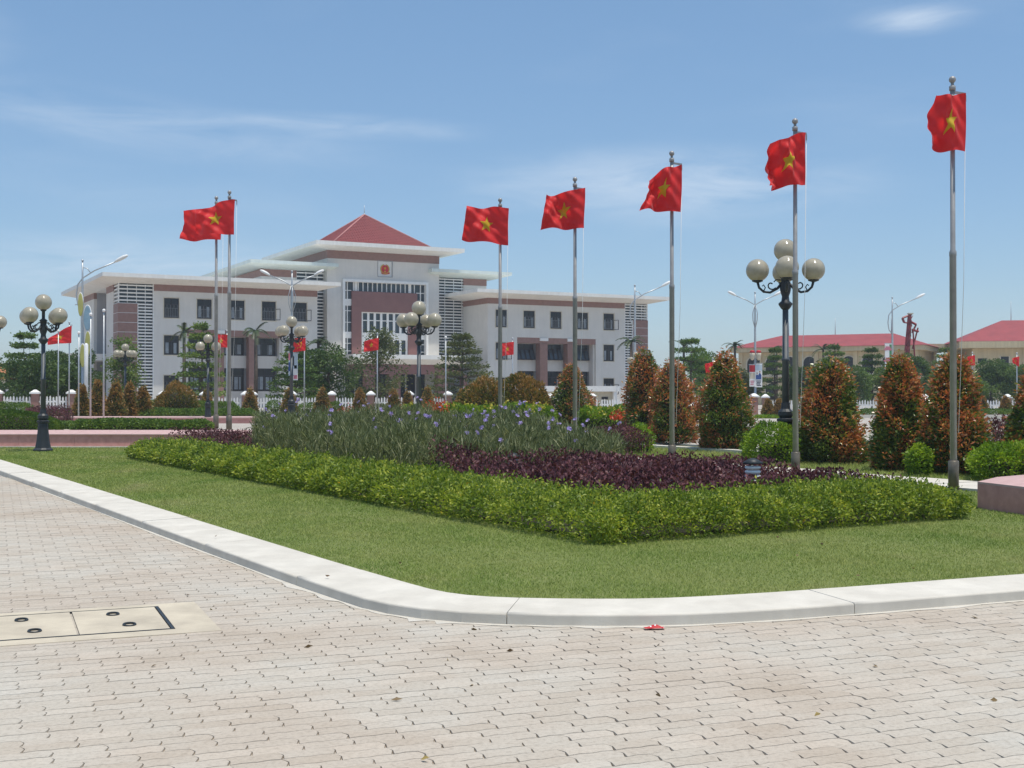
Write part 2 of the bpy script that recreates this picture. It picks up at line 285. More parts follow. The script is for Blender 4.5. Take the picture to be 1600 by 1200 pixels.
# ------------------------------------------------------------------ leaves
def unit(v): return v / (np.linalg.norm(v, axis=1, keepdims=True) + 1e-9)
def leaves(name, P, D, ln, wd, tint, mat, parent=None, fold=0.25, droop=0.0):
    """one mesh of folded four-point leaves: P points, D growing directions, ln/wd lengths and widths"""
    n = len(P); D = unit(np.asarray(D, float)); ln = np.broadcast_to(ln, n)[:, None]; wd = np.broadcast_to(wd, n)[:, None]
    R = unit(RNG.normal(size=(n, 3))); S = unit(np.cross(D, R)); U = np.cross(S, D)
    mid = P + D*ln*0.5 + U*wd*fold; tip = P + D*ln - np.array([0, 0, 1.0])*droop*ln
    V = np.stack([P, mid - S*wd*0.5, tip, mid + S*wd*0.5], 1).reshape(-1, 3).astype(np.float32)
    b = (np.arange(n)*4)[:, None]; F = (b + np.array([[0, 1, 2, 0, 2, 3]])).reshape(-1).astype(np.int32)
    me = bpy.data.meshes.new(name); me.vertices.add(n*4); me.vertices.foreach_set('co', V.ravel())
    me.loops.add(n*6); me.loops.foreach_set('vertex_index', F)
    me.polygons.add(n*2); me.polygons.foreach_set('loop_start', np.arange(0, n*6, 3, dtype=np.int32)); me.polygons.foreach_set('loop_total', np.full(n*2, 3, np.int32))
    at_ = me.attributes.new('tint', 'FLOAT', 'POINT'); at_.data.foreach_set('value', np.repeat(np.clip(tint, 0, 1), 4).astype(np.float32))
    me.materials.append(mat); me.update(calc_edges=True); return obj(name, me, parent)
def vnoise(P, s, seed=0):
    """cheap smooth pseudo noise in 0..1"""
    r = np.random.default_rng(seed); v = np.zeros(len(P))
    for k in range(5):
        d = r.normal(size=3); d /= np.linalg.norm(d); v += np.sin((P @ d)*s*(1+0.6*k) + r.uniform(0, 6.28))/(1+0.5*k)
    return 0.5 + 0.22*v
# ------------------------------------------------------------------ ground
def ground_z(d): return 0.25*min(max((d-42)/26.0, 0), 1)
mb = MB(); ys = [-60, 0, 20, 42, 48, 54, 60, 68, 120, 300, 500, 700]
for k, y in enumerate(ys):
    for x in (-700, -300, -60, 0, 60, 300, 700): mb.v.append((x, y, ground_z(y) - 0.012))
for k in range(len(ys)-1):
    for i in range(6):
        a = k*7+i; mb.f.append((a, a+1, a+8, a+7)); mb.sm.append(False); mb.mi.append(0)
struct(mb.build('ground', M['far_paving']))
HAZE = True

# kerb line of the lawn, from the far left to beyond the right edge (outer foot, plane z=0)
kp = [gp(px, py) for px, py in [(0, 741), (200, 817), (400, 892), (480, 921), (530, 938), (565, 950), (600, 958.5), (650, 966.5), (700, 971.5), (760, 975), (830, 977), (900, 978.2), (1000, 978.4), (1100, 975.8), (1250, 966.5), (1400, 954.5), (1600, 937.5)]]
kp = [(kp[0][0] + AV[0]*30, kp[0][1] + AV[1]*30)] + kp
ex = np.array(kp[-1]) - np.array(kp[-3]); ex /= np.linalg.norm(ex); kp.append(tuple(np.array(kp[-1]) + ex*14))
def smooth_path(p, n=4):
    p = np.array(p)
    for _ in range(2):
        q = [p[0]]
        for i in range(len(p)-1): q += [p[i]*0.75 + p[i+1]*0.25, p[i]*0.25 + p[i+1]*0.75]
        q.append(p[-1]); p = np.array(q)
    return p
KO = smooth_path(kp)
def offset(p, dist):
    t = np.gradient(p, axis=0); t /= np.linalg.norm(t, axis=1, keepdims=True); return p + np.stack([-t[:, 1], t[:, 0]], 1)*dist
KI = offset(KO, 0.60)
root = bpy.data.objects.new('kerb', None); COL.objects.link(root); root['kind'] = 'structure'
cum = np.concatenate([[0], np.cumsum(np.linalg.norm(np.diff(KO, axis=0), axis=1))])
def along(s_): return np.array([np.interp(s_, cum, KO[:, 0]), np.interp(s_, cum, KO[:, 1])])
s0 = 0.0; kk = 0
while s0 < cum[-1]-0.5:
    s1 = min(s0+2.6, cum[-1]); mb = MB(); ns = 9; dz = random.gauss(0, 0.0016)
    for q in np.linspace(s0+0.003, s1-0.003, ns):
        p = along(q); t_ = along(min(q+0.12, cum[-1]))-along(max(q-0.12, 0)); t_ /= np.linalg.norm(t_); nn_ = np.array([-t_[1], t_[0]])
        for (o_, z) in ((0.0, -0.02), (0.002, 0.068), (0.005, 0.077), (0.012, 0.082), (0.03, 0.085), (0.56, 0.100), (0.59, 0.094), (0.60, 0.02)): mb.v.append((*(p+nn_*o_), z+(dz if z > 0.03 else 0)))
    for i in range(ns-1):
        for j in range(7): a_ = i*8+j; mb.f.append((a_, a_+8, a_+9, a_+1)); mb.sm.append(1 <= j <= 3); mb.mi.append(0)
    mb.f += [tuple(range(8)), tuple(range((ns-1)*8+7, (ns-1)*8-1, -1))]; mb.sm += [False]*2; mb.mi += [0]*2
    mb.build('kerb_length', M['kerb'], root); s0 = s1; kk += 1

# lawn
DW = 35.4                                                       # distance of the left granite wall
lawn_poly = [tuple(p) for p in KI if p[1] < DW-0.05] + [(15, 18.0)] + [ab(12.5, 15.98), ab(30, 15.98), ab(36, 15.98), (-7.0, DW)] + [tuple(KI[KI[:, 1] < DW-0.05][0] + AV*((DW-KI[KI[:, 1] < DW-0.05][0][1])/AV[1]))]
def in_poly(P, poly):
    x, y = P[:, 0], P[:, 1]; c = np.zeros(len(P), bool); n = len(poly)
    for i in range(n):
        x1, y1 = poly[i]; x2, y2 = poly[(i+1) % n]
        cond = ((y1 > y) != (y2 > y)) & (x < (x2-x1)*(y-y1)/(y2-y1+1e-12) + x1); c ^= cond
    return c
def sheet(name, poly, z, m):
    mb = MB(); mb.prism(poly, z-0.06, z); return struct(mb.build(name, m))
sheet('lawn', lawn_poly, 0.088, M['turf'])
strip2 = [ab(9.0, 17.42), ab(9.0, 20.6), ab(38, 20.6), ab(38, 17.42)]
sheet('grass_verge', strip2, 0.11, M['turf'])
BEDP = [ab(10.55, 7.3), ab(31.0, 7.3), ab(31.0, 14.6), ab(10.55, 12.3)]
sheet('bed_soil', BEDP, 0.094, M['soil'])

# path of white concrete slabs behind the bed, in pieces with open joints
root = bpy.data.objects.new('slab_path', None); COL.objects.link(root); root['kind'] = 'structure'
k = 0; a = 8.2
while a < 33:
    mb = MB(); p = [ab(a, 16.0), ab(a, 17.4), ab(a+1.18, 17.4), ab(a+1.18, 16.0)]
    mb.prism(p, -0.02, 0.125 + 0.004*((k*7) % 3), [tuple(np.array(q)*0.994 + np.mean(p, 0)*0.006) for q in p]); mb.build('slab', M['kerb'], root); a += 1.2; k += 1
# kerb beyond the verge and the far strip of dry grass
mb = MB(); mb.prism([ab(9, 20.62), ab(9, 20.95), ab(38, 20.95), ab(38, 20.62)], 0, 0.2); struct(mb.build('kerb', M['kerb']))
mb = MB(); mb.prism([ab(9, 23.2), ab(9, 23.5), ab(40, 23.5), ab(40, 23.2)], 0, 0.12); struct(mb.build('kerb', M['kerb']))
sheet('grass_verge', [ab(9, 20.96), ab(9, 23.19), ab(40, 23.19), ab(40, 20.96)], 0.07, surf('dry_turf', (0.16, 0.15, 0.07), (0.10, 0.11, 0.04), 0.95, 5, bstr=0.5))

# ------------------------------------------------------------------ paving blocks (zigzag interlocking)
PR = radians(22.5); PE1 = np.array([cos(PR), sin(PR)]); PE2 = np.array([-sin(PR), cos(PR)])
PL_, PW_ = 0.235, 0.108
def outline(ins):
    amp = 0.008; h = PW_/2 - ins; l = PL_/2 - ins; pts = []
    zx = [-1, 1, -1, 1, -1]                                     # long sides: two chevrons; short sides: one tooth
    for i in range(4): pts.append((-l + 2*l*i/4, -h + amp*zx[i]*0.6))
    for i in range(2): pts.append((l + amp*(1.3 if i else -1.3), -h + amp*zx[4]*0.6*(1-i) + 2*h*i/2))
    for i in range(4): pts.append((l - 2*l*i/4, h + amp*zx[4-i]*0.6))
    for i in range(2): pts.append((-l + amp*(1.3 if i else -1.3), h + amp*zx[0]*0.6*(1-i) - 2*h*i/2))
    return np.array(pts)
OUT, TOP = outline(0.0005), outline(0.0026)
n_o = len(OUT)
PV = np.concatenate([np.c_[OUT, np.full(n_o, -0.012)], np.c_[TOP, np.zeros(n_o)]])
PFc = [tuple(range(n_o, 2*n_o))] + [(i, (i+1) % n_o, n_o+(i+1) % n_o, n_o+i) for i in range(n_o)]
SE1 = np.array([cos(radians(22.5)), sin(radians(22.5))]); SE2 = np.array([-SE1[1], SE1[0]]); SLABC = np.array(gp(125, 993)) + SE2*0.46
def near_slab(c):
    q = c - SLABC; u, v = q @ SE1, q @ SE2; return -0.84 < u < 0.80 and -0.58 < v < 0.57
lawn_in = [tuple(p) for p in offset(KO, 0.10)] + [(20, 30), (-30, 60)]
cs, rots = [], []
for j in range(-290, 380):
    for i in range(-140, 160):
        off = 0.5*((j//2) % 2)*PL_
        c = PE1*(i*PL_ + off) + PE2*(j*PW_)
        if 3.6 < c[1] < 24 and abs(c[0]) < 0.46*c[1] + 1.4: cs.append(c)
cs = np.array(cs); cs = cs[~in_poly(cs, lawn_in)]; cs = np.array([c for c in cs if not near_slab(c)])
cs = cs[np.argsort(cs[:, 1]**1.0 + 1.2*np.maximum(np.abs(cs[:, 0]) - 0.405*cs[:, 1], 0)*8)]
vis = (np.abs(cs[:, 0]) < 0.415*cs[:, 1]) & (cs[:, 1] > 4.85)
first = cs[vis][:300]; rest = np.concatenate([cs[vis][300:], cs[~vis]])
pav = MB(); pav.add([(-14, -2, -0.011), (14, -2, -0.011), (14, 26, -0.011), (-14, 26, -0.011)], [(0, 1, 2, 3)])
pav = struct(pav.build('pavement', M['grout']))
pme = bpy.data.meshes.new('paver'); pme.from_pydata([tuple(v) for v in PV], [], PFc); pme.materials.append(M['paver']); pme.update()
Rm = np.array([PE1, PE2])
for c in first:
    o = obj('paver', pme, pav, (c[0], c[1], random.uniform(-0.0014, 0.0012))); o.rotation_euler = (random.gauss(0, 0.004), random.gauss(0, 0.004), PR + random.gauss(0, 0.003))
n = len(rest); V = np.repeat(PV[None], n, 0).copy(); rz = RNG.normal(0, 0.004, n); V[:, :, 2] += RNG.uniform(-0.0022, 0.0012, n)[:, None]
V[:, :, 2] += V[:, :, 0]*RNG.normal(0, 0.004, n)[:, None] + V[:, :, 1]*RNG.normal(0, 0.006, n)[:, None]
cR, sR = np.cos(PR+rz)[:, None], np.sin(PR+rz)[:, None]
X = V[:, :, 0]*cR - V[:, :, 1]*sR + rest[:, 0:1]; Y = V[:, :, 0]*sR + V[:, :, 1]*cR + rest[:, 1:2]
co = np.stack([X, Y, V[:, :, 2]], 2).reshape(-1, 3).astype(np.float32)
me = bpy.data.meshes.new('paver'); me.vertices.add(len(co)); me.vertices.foreach_set('co', co.ravel())
lt1 = [len(f) for f in PFc]; li1 = np.concatenate([np.array(f) for f in PFc])
LI = (li1[None] + (np.arange(n)*2*n_o)[:, None]).ravel().astype(np.int32); LT = np.tile(lt1, n).astype(np.int32); LS = np.concatenate([[0], np.cumsum(LT)[:-1]]).astype(np.int32)
me.loops.add(len(LI)); me.loops.foreach_set('vertex_index', LI); me.polygons.add(len(LT)); me.polygons.foreach_set('loop_start', LS); me.polygons.foreach_set('loop_total', LT)
a_ = me.attributes.new('tint', 'FLOAT', 'POINT'); a_.data.foreach_set('value', np.repeat(RNG.uniform(0, 1, n), 2*n_o).astype(np.float32))
me.polygons.foreach_set('use_smooth', np.zeros(len(LT), bool)); me.materials.append(M['paver_s']); me.update(calc_edges=True); stuff(obj('paver', me, pav))

# concrete service cover with two lids
cov = thing('service_cover', 'cream concrete service cover with two ringed lids set in the paving', 'manhole cover', (*SLABC, 0), radians(22.5))
mb = MB()
mb.box(-0.92, 0.90, -0.64, -0.47, -0.03, 0.004); mb.box(-0.92, 0.90, 0.52, 0.62, -0.03, 0.004); mb.box(0.62, 0.90, -0.47, 0.52, -0.03, 0.004)
mb.box(-0.92, -0.66, -0.47, 0.52, -0.03, 0.004); mb.build('surround', M['slabcon'], cov)
mb = MB(); mb.box(-0.66, 0.62, -0.47, 0.52, -0.05, -0.035); mb.build('pit_floor', M['print_dark'], cov)
mb = MB(); mb.box(-0.655, 0.615, -0.466, -0.448, -0.035, 0.007); mb.box(0.594, 0.614, -0.448, 0.50, -0.035, 0.007); mb.box(-0.655, 0.594, 0.505, 0.512, -0.035, 0.004); mb.build('steel_frame', M['iron'], cov)
for (u0, u1) in ((-0.625, -0.012), (0.006, 0.588)):
    mb = MB(); mb.box(u0, u1, -0.440, 0.500, -0.033, 0.003); lid = mb.build('lid', M['slabcon'], cov)
    for v in (-0.20, 0.27):
        uc = u0 + (u1-u0)*(0.5 + (0.08 if v < 0 else -0.04)); mb = MB()
        mb.tube([(uc+0.040*cos(q), v+0.046*sin(q), 0.008+0.003*sin(q)) for q in np.linspace(0, 2*pi, 25)], 0.0075, 6); mb.box(uc-0.011, uc+0.011, v+0.036, v+0.052, 0.003, 0.016); mb.build('lifting_ring', M['iron'], lid)

# dropped wrapper by the kerb
wx, wy = gp(1022, 980.5, 0.01); mb = MB(); nx, ny = 14, 6
for i in range(nx+1):
    for j in range(ny+1):
        u, v = i/nx, j/ny; mb.v.append(((u-0.5)*0.14, (v-0.5)*0.055, 0.012 + 0.016*sin(pi*u)*sin(pi*v) + 0.006*sin(9*u+5*v)*sin(pi*v)))
for i in range(nx):
    for j in range(ny):
        a = i*(ny+1)+j; mb.f.append((a, a+ny+1, a+ny+2, a+1)); mb.sm.append(False); mb.mi.append(1 if (j in (2, 3) and i % 3 == 1) else 0)
o = mb.build('wrapper', [M['print_red'], M['white']], None, (wx, wy, 0.0)); o.rotation_euler = (0, 0, 0.1); tag(o, 'crumpled red and white wrapper dropped on the paving against the kerb', 'wrapper')

# pale cement smeared along the foot of the kerb
mb = MB(); i_ = 0
for i in range(4, len(KO)-4):
    if KO[i][1] < 24:
        w0 = 0.015+0.10*max(0, sin(i*1.9))*max(0, sin(i*0.37+1))+0.03*abs(sin(i*0.7)); t_ = KO[i+1]-KO[i-1]; t_ /= np.linalg.norm(t_); n_ = np.array([t_[1], -t_[0]])
        mb.v += [(KO[i][0]+0.01*n_[0]*-1, KO[i][1]-0.01*n_[1], 0.0045), (KO[i][0]+n_[0]*w0, KO[i][1]+n_[1]*w0, 0.0022)]
        if i_: mb.f.append((2*i_-2, 2*i_-1, 2*i_+1, 2*i_)); mb.sm.append(False); mb.mi.append(0)
        i_ += 1
struct(mb.build('cement_edging', surf('smeared_cement', (0.60, 0.565, 0.50), (0.50, 0.47, 0.41), 0.95, 6, bstr=0.3)))

# fallen leaves on paving and lawn
P = []
for _ in range(48):
    y = random.uniform(5, 20); x = random.uniform(-0.42, 0.42)*y; P.append((x, y, 0.004))
P = np.array(P); P[in_poly(P[:, :2], lawn_in), 2] = 0.115; D = RNG.normal(size=(len(P), 3)); D[:, 2] = 0.08
lf = leafmat('dry_leaf', [(0, (0.10, 0.055, 0.03)), (0.7, (0.22, 0.15, 0.07)), (1, (0.4, 0.3, 0.1))], 0.1)
stuff(leaves('fallen_leaves', P, D, RNG.uniform(0.03, 0.07, len(P)), 0.025, RNG.uniform(0, 1, len(P)), lf))

# grass blades, denser near the viewer
def grass_field(name, poly, n, z, dpow=1.6, box=None, hmin=0.012, hmax=0.024):
    poly = [tuple(p) for p in poly]; xs = [p[0] for p in poly]; ysl = [p[1] for p in poly]
    x0, x1, y0, y1 = box or (min(xs), max(xs), min(ysl), max(ysl)); got = []
    tot = 0
    while tot < n:
        Q = np.c_[RNG.uniform(x0, x1, n*2), RNG.uniform(y0, y1, n*2)]
        keep = RNG.uniform(0, 1, len(Q)) < (y0/np.maximum(Q[:, 1], y0))**dpow
        keep &= np.abs(Q[:, 0]) < 0.44*Q[:, 1] + 1.0
        Q = Q[keep]; Q = Q[in_poly(Q, poly)]; got.append(Q); tot += len(Q)
    Q = np.concatenate(got)[:n]; Q3 = np.c_[Q, np.full(n, z)]
    sc = np.clip(Q[:, 1]/9.0, 1, 3.2)
    h = RNG.uniform(hmin, hmax, n)*(0.75 + 0.6*vnoise(Q3, 2.3, 5))*(0.7+0.3*sc); w = 0.0055*sc
    an = RNG.uniform(0, 2*pi, n); lean = RNG.normal(0, 0.8, (n, 2))*h[:, None]
    dx = np.cos(an)*w/2; dy = np.sin(an)*w/2; V = np.empty((n, 3, 3), np.float32)
    V[:, 0] = np.c_[Q[:, 0]-dx, Q[:, 1]-dy, Q3[:, 2]-0.004]; V[:, 1] = np.c_[Q[:, 0]+dx, Q[:, 1]+dy, Q3[:, 2]-0.004]
    V[:, 2] = np.c_[Q[:, 0]+lean[:, 0], Q[:, 1]+lean[:, 1], Q3[:, 2]+h]
    me = bpy.data.meshes.new(name); me.vertices.add(n*3); me.vertices.foreach_set('co', V.ravel()); me.loops.add(n*3)
    me.loops.foreach_set('vertex_index', np.arange(n*3, dtype=np.int32)); me.polygons.add(n)
    me.polygons.foreach_set('loop_start', np.arange(0, n*3, 3, dtype=np.int32)); me.polygons.foreach_set('loop_total', np.full(n, 3, np.int32))
    a_ = me.attributes.new('tint', 'FLOAT', 'POINT'); a_.data.foreach_set('value', np.repeat(RNG.beta(2.2, 2.2, n), 3).astype(np.float32))
    me.materials.append(M['grass']); me.update(calc_edges=True); return stuff(obj(name, me))
g = grass_field('grass', lawn_poly, 460000, 0.088, 1.5, (-18, 10, 9.0, 35.3))
g = grass_field('grass', strip2, 26000, 0.11, 1.0, None, 0.03, 0.06)

# ------------------------------------------------------------------ raised plaza on the left and its granite walls
terr = [(-6.9, DW+0.45), (-9.6, 48), (-12.6, 66), (-60, 66), (-60, DW+0.45)]
mb = MB(); mb.prism(terr, 0, 0.42); struct(mb.build('terrace', M['far_paving']))
wall = thing('granite_wall', 'long low pink granite retaining wall along the far edge of the lawn', 'wall', (0, DW, 0))
x = -30.0; k = 0
while x < -6.9:
    x1 = min(x+1.6, -6.85); mb = MB(); mb.box(x, x1-0.006, 0, 0.38, 0.07, 0.44); mb.build('facing_slab', M['granite'], wall)
    mb = MB(); mb.add([(x, -0.03, 0.442), (x1-0.006, -0.03, 0.442), (x1-0.006, 1.0, 0.53), (x, 1.0, 0.53), (x, -0.03, 0.47), (x1-0.006, -0.03, 0.47), (x1-0.006, 1.0, 0.56), (x, 1.0, 0.56)],
           [(0,3,2,1),(4,5,6,7),(0,1,5,4),(1,2,6,5),(2,3,7,6),(3,0,4,7)]); mb.build('coping_slab', M['granite_top'], wall); x = x1; k += 1
mb = MB(); mb.box(-30, -6.85, -0.14, -0.003, 0.05, 0.125); mb.build('footing', M['kerb'], wall)
wall2 = thing('granite_wall', 'second pink granite edging on the raised plaza behind the flagpole pair', 'wall', (0, 50.5, 0.42))
x = -36.0
while x < -9.9:
    x1 = min(x+2.0, -9.8); mb = MB(); mb.box(x, x1-0.008, 0, 0.3, 0.002, 0.20); mb.build('facing_slab', M['granite'], wall2)
    mb = MB(); mb.box(x, x1-0.008, -0.03, 2.6, 0.202, 0.245); mb.build('coping_slab', M['granite_top'], wall2); x = x1
# pink granite planter corner on the right
pl = thing('granite_planter', 'pink granite planter corner with sloping top on the grass', 'planter', (6.15, 16.5, 0))
p0 = [(0, 0), (0.42, -1.72), (2.6, -2.8), (6.5, -1.7), (6.2, 1.5), (0.62, 0.92)]
ce = np.mean(p0, 0); p1 = [tuple(np.array(q) + (ce-np.array(q))/np.linalg.norm(ce-np.array(q))*0.62) for q in p0]
for i in range(len(p0)):
    j = (i+1) % len(p0); a, b_ = np.array(p0[i]), np.array(p0[j]); nseg = max(1, int(round(np.linalg.norm(b_-a)/1.5)))
    for s in range(nseg):
        q0 = a+(b_-a)*s/nseg; q1 = a+(b_-a)*(s+1)/nseg-(b_-a)/np.linalg.norm(b_-a)*0.004; inn = (ce-(q0+q1)/2); inn /= np.linalg.norm(inn)
        mb = MB(); mb.prism([tuple(q0), tuple(q1), tuple(q1+inn*0.05), tuple(q0+inn*0.05)], 0.05, 0.42); mb.build('facing_slab', M['granite'], pl)
    mb = MB(); o_ = lambda q: (q[0], q[1])
    q0, q1, r0, r1 = p0[i], p0[j], p1[i], p1[j]
    mb.add([(*q0, 0.421), (*q1, 0.421), (*r1, 0.50), (*r0, 0.50), (*q0, 0.446), (*q1, 0.446), (*r1, 0.525), (*r0, 0.525)], [(0,3,2,1),(4,5,6,7),(0,1,5,4),(1,2,6,5),(2,3,7,6),(3,0,4,7)]); mb.build('coping_slab', M['granite_top'], pl)
mb = MB(); mb.prism(p1, 0.1, 0.47); mb.build('soil_fill', M['soil'], pl)
# low grey wall far right and pale kerb before the fence
mb = MB(); mb.box(0, 14, 0, 0.3, 0, 0.5); o = mb.build('low_wall', M['kerb'], None, (at(1545, 58), 58, 0.1)); tag(o, 'low grey concrete wall far off at the right edge', 'wall')
mb = MB(); mb.box(-14.5, 30, 71.5, 71.9, 0.2, 0.42); struct(mb.build('kerb', M['kerb']))
# ------------------------------------------------------------------ government building
PHI = radians(27.8); D0 = 118.0; XO = at(184, D0); cph, sph = cos(PHI), sin(PHI)
def U(px, v=0.0):
    k = (px-800)/FPX; return (k*(D0+v*cph) - XO + v*sph)/(cph - k*sph)
def Vv(px, u):
    k = (px-800)/FPX; return (XO + u*cph - k*(D0+u*sph))/(k*cph + sph)
def Zb(py, u, v=0.0): return EYE + (HZ-py)*(D0 + u*sph + v*cph)/FPX
GB = thing('government_building', 'white three storey government building with brown bands and a red pyramid roof', 'building', (XO, D0, 0), PHI)
G0 = 0.22
def part(name, boxes, m, parent=None):
    mb = MB()
    for b in boxes: mb.box(*b)
    return mb.build(name, m, parent or GB)
def holes(u0, u1, z0, z1, v0, v1, ops):
    """wall boxes (local u, v, z) around rectangular openings"""
    us = sorted({u0, u1} | {o[0] for o in ops} | {o[1] for o in ops}); bx = []
    for a, b in zip(us[:-1], us[1:]):
        if b - a < 1e-6: continue
        cut = sorted([(o[2], o[3]) for o in ops if o[0] <= a+1e-6 and o[1] >= b-1e-6]); z = z0
        for (c, d) in cut:
            if c > z+1e-6: bx.append((a, b, v0, v1, z, c))
            z = max(z, d)
        if z < z1-1e-6: bx.append((a, b, v0, v1, z, z1))
    return bx
MESH = {}
M['grille'] = surf('window_bars', (0.34, 0.35, 0.36), None, 0.6)
def cached(key, name, fn, mats, parent, loc=(0,0,0)):
    if key not in MESH: o = fn().build(name, mats, parent, loc); MESH[key] = o.data; return o
    return obj(name, MESH[key], parent, loc)
def window(u, v, z, w, h, nm=2, transom=0.32, grille=True, casement=0, awning=False, curtain=0.0, surround=True, parent=None):
    """dark framed window in an opening whose lower left corner is (u, z) on the wall plane v"""
    k = (round(w, 2), round(h, 2), nm, grille, surround, transom)
    def fr():
        mb = MB(); e = 0.075; mb.box(0, w, 0.08, 0.16, 0, e); mb.box(0, w, 0.08, 0.16, h-e, h); mb.box(0, e, 0.08, 0.16, e, h-e); mb.box(w-e, w, 0.08, 0.16, e, h-e)
        zt = h*(1-transom); mb.box(e, w-e, 0.075, 0.155, zt, zt+0.06)
        for i in range(1, nm): x = w*i/nm; mb.box(x-0.045, x+0.045, 0.085, 0.15, e, zt); 
        mb.box(w/2-0.02, w/2+0.02, 0.09, 0.15, zt+0.06, h-e); return mb
    f = cached(('wf',)+k, 'window', fr, M['dark_frame'], parent or GB, (u, v, z))
    cached(('wp',)+k, 'pane', lambda: MB().box(0.05, w-0.05, 0.13, 0.14, 0.05, h-0.05), M['glass_dark'], f)
    if grille:
        def gr():
            mb = MB(); zt = h*(1-transom)
            for i in range(int(w/0.17)): x = 0.13 + i*(w-0.26)/max(1, int(w/0.17)-1); mb.box(x-0.011, x+0.011, 0.045, 0.06, 0.08, zt*(0.98 if i % 2 else 0.72))
            for q in (0.12, 0.72): mb.box(0.09, w-0.09, 0.047, 0.058, zt*q, zt*q+0.022)
            return mb
        cached(('wg',)+k, 'grille', gr, M['grille'], f)
    if curtain: (cached(('wc', round(curtain, 2))+k, 'curtain', lambda: MB().box(w*0.12, w*(0.12+curtain*0.35), 0.122, 0.128, h*0.08, h*0.64), M['curtain'], f), cached(('wd', round(curtain, 2))+k, 'curtain', lambda: MB().box(w*(0.86-curtain*0.33), w*0.86, 0.122, 0.128, h*0.08, h*0.62), M['curtain'], f))
    if surround: cached(('ws',)+k, 'surround', lambda: MB().box(-0.09, 0, -0.03, 0.1, -0.09, h+0.09).box(w, w+0.09, -0.03, 0.1, -0.09, h+0.09).box(0, w, -0.03, 0.1, h, h+0.09).box(0, w, -0.03, 0.1, -0.09, 0), M['cream_trim'], f)
    if casement:
        def cs():
            mb = MB(); cw, ch = w*0.46, h*0.6; c, s_ = cos(radians(115)), -sin(radians(115))
            for (a, b, z0, z1) in ((0, cw, 0, 0.06), (0, cw, ch-0.06, ch), (0, 0.06, 0.06, ch-0.06), (cw-0.06, cw, 0.06, ch-0.06)):
                P = [(w + q*cos(radians(-25))*0.55, 0.06 - q*0.8 - r, z) for z in (0.05+z0, 0.05+z1) for q, r in ((a, 0), (b, 0), (b, 0.05), (a, 0.05))]
                mb.add(P, [(0,3,2,1),(4,5,6,7),(0,1,5,4),(1,2,6,5),(2,3,7,6),(3,0,4,7)])
            return mb
        cached(('cs',)+k, 'open_casement', cs, M['dark_frame'], f)
    if awning:
        def aw():
            mb = MB(); zt = h*(1-transom); zl = 0.03; out = 0.5
            for i in range(nm):
                a, b = w*i/nm+0.03, w*(i+1)/nm-0.03
                for (q0, q1, s0, s1) in ((a, b, 0, 0.07), (a, b, 0.93, 1), (a, a+0.07, 0.07, 0.93), (b-0.07, b, 0.07, 0.93)):
                    P = [(q, 0.07-out*s + e, zt + (zl-zt)*s) for e in (0, -0.045) for q, s in ((q0, s0), (q1, s0), (q1, s1), (q0, s1))]
                    mb.add(P, [(0,3,2,1),(4,5,6,7),(0,1,5,4),(1,2,6,5),(2,3,7,6),(3,0,4,7)])
                P = [(q, 0.06-out*s, zt + (zl-zt)*s) for q, s in ((a+0.07, 0.07), (b-0.07, 0.07), (b-0.07, 0.93), (a+0.07, 0.93))]; mb.add(P, [(0, 1, 2, 3)], mi=1)
            return mb
        cached(('aw',)+k, 'awning_sash', aw, [M['dark_frame'], M['glass_blue']], f)
    return f
def louvres(u0, u1, v, z0, z1, step, posts=(), side=False):
    """aluminium slats, one object each, before a dark glass sheet; side=True runs along v instead of u"""
    w = u1-u0; n = int((z1-z0)/step)
    key = ('sl', round(w, 2), side)
    for i in range(n):
        z = z0 + (i+0.5)*(z1-z0)/n
        if side: cached(key, 'louvre_slat', lambda: MB().add([(0.0, 0, -0.03), (-0.02, 0, 0.10), (0.12, 0, 0.12), (0.14, 0, -0.01), (0.0, w, -0.03), (-0.02, w, 0.10), (0.12, w, 0.12), (0.14, w, -0.01)], [(0,1,2,3),(7,6,5,4),(0,4,5,1),(1,5,6,2),(2,6,7,3),(3,7,4,0)]), M['louvre'], GB, (v, u0, z))
        else: cached(key, 'louvre_slat', lambda: MB().add([(0, 0.0, -0.03), (0, -0.02, 0.10), (0, 0.12, 0.12), (0, 0.14, -0.01), (w, 0.0, -0.03), (w, -0.02, 0.10), (w, 0.12, 0.12), (w, 0.14, -0.01)], [(3,2,1,0),(4,5,6,7),(1,5,4,0),(2,6,5,1),(3,7,6,2),(0,4,7,3)]), M['louvre'], GB, (u0, v, z))
    bx = []
    for p in posts: bx.append((v+0.05, v+0.15, p-0.04, p+0.04, z0, z1) if side else (p-0.04, p+0.04, v+0.16, v+0.24, z0, z1))
    if bx: part('louvre_post', bx, M['louvre'])
    b = (v+0.28, v+0.34, u0, u1, z0, z1) if side else (u0, u1, v+0.38, v+0.44, z0, z1)
    part('glass_sheet', [b], M['glass_blue'])
def roof_slab(name, u0, u1, v0, v1, zw, zm, zt, ins, m, soffit=None):
    """overhanging flat roof: soffit slopes from the wall head up to a thick fascia"""
    mb = MB(); i0, i1, i2, i3 = ins
    A = [(u0+i0, v0+i2), (u1-i1, v0+i2), (u1-i1, v1-i3), (u0+i0, v1-i3)]; B = [(u0, v0), (u1, v0), (u1, v1), (u0, v1)]
    mb.rings([[(*p, zw) for p in A], [(*p, zm) for p in B], [(*p, zt) for p in B], [(p[0]+(0.3 if p[0] == u0 else -0.3), p[1]+(0.3 if p[1] == v0 else -0.3), zt+0.03) for p in B]], smooth=False)
    return mb.build(name, m, GB)
R1, R2, R3 = (8.97, 10.87), (5.40, 7.28), (1.55, 3.42); ZB, ZT = 11.52, 12.14
WV1 = 22.0                                                       # depth of the wings
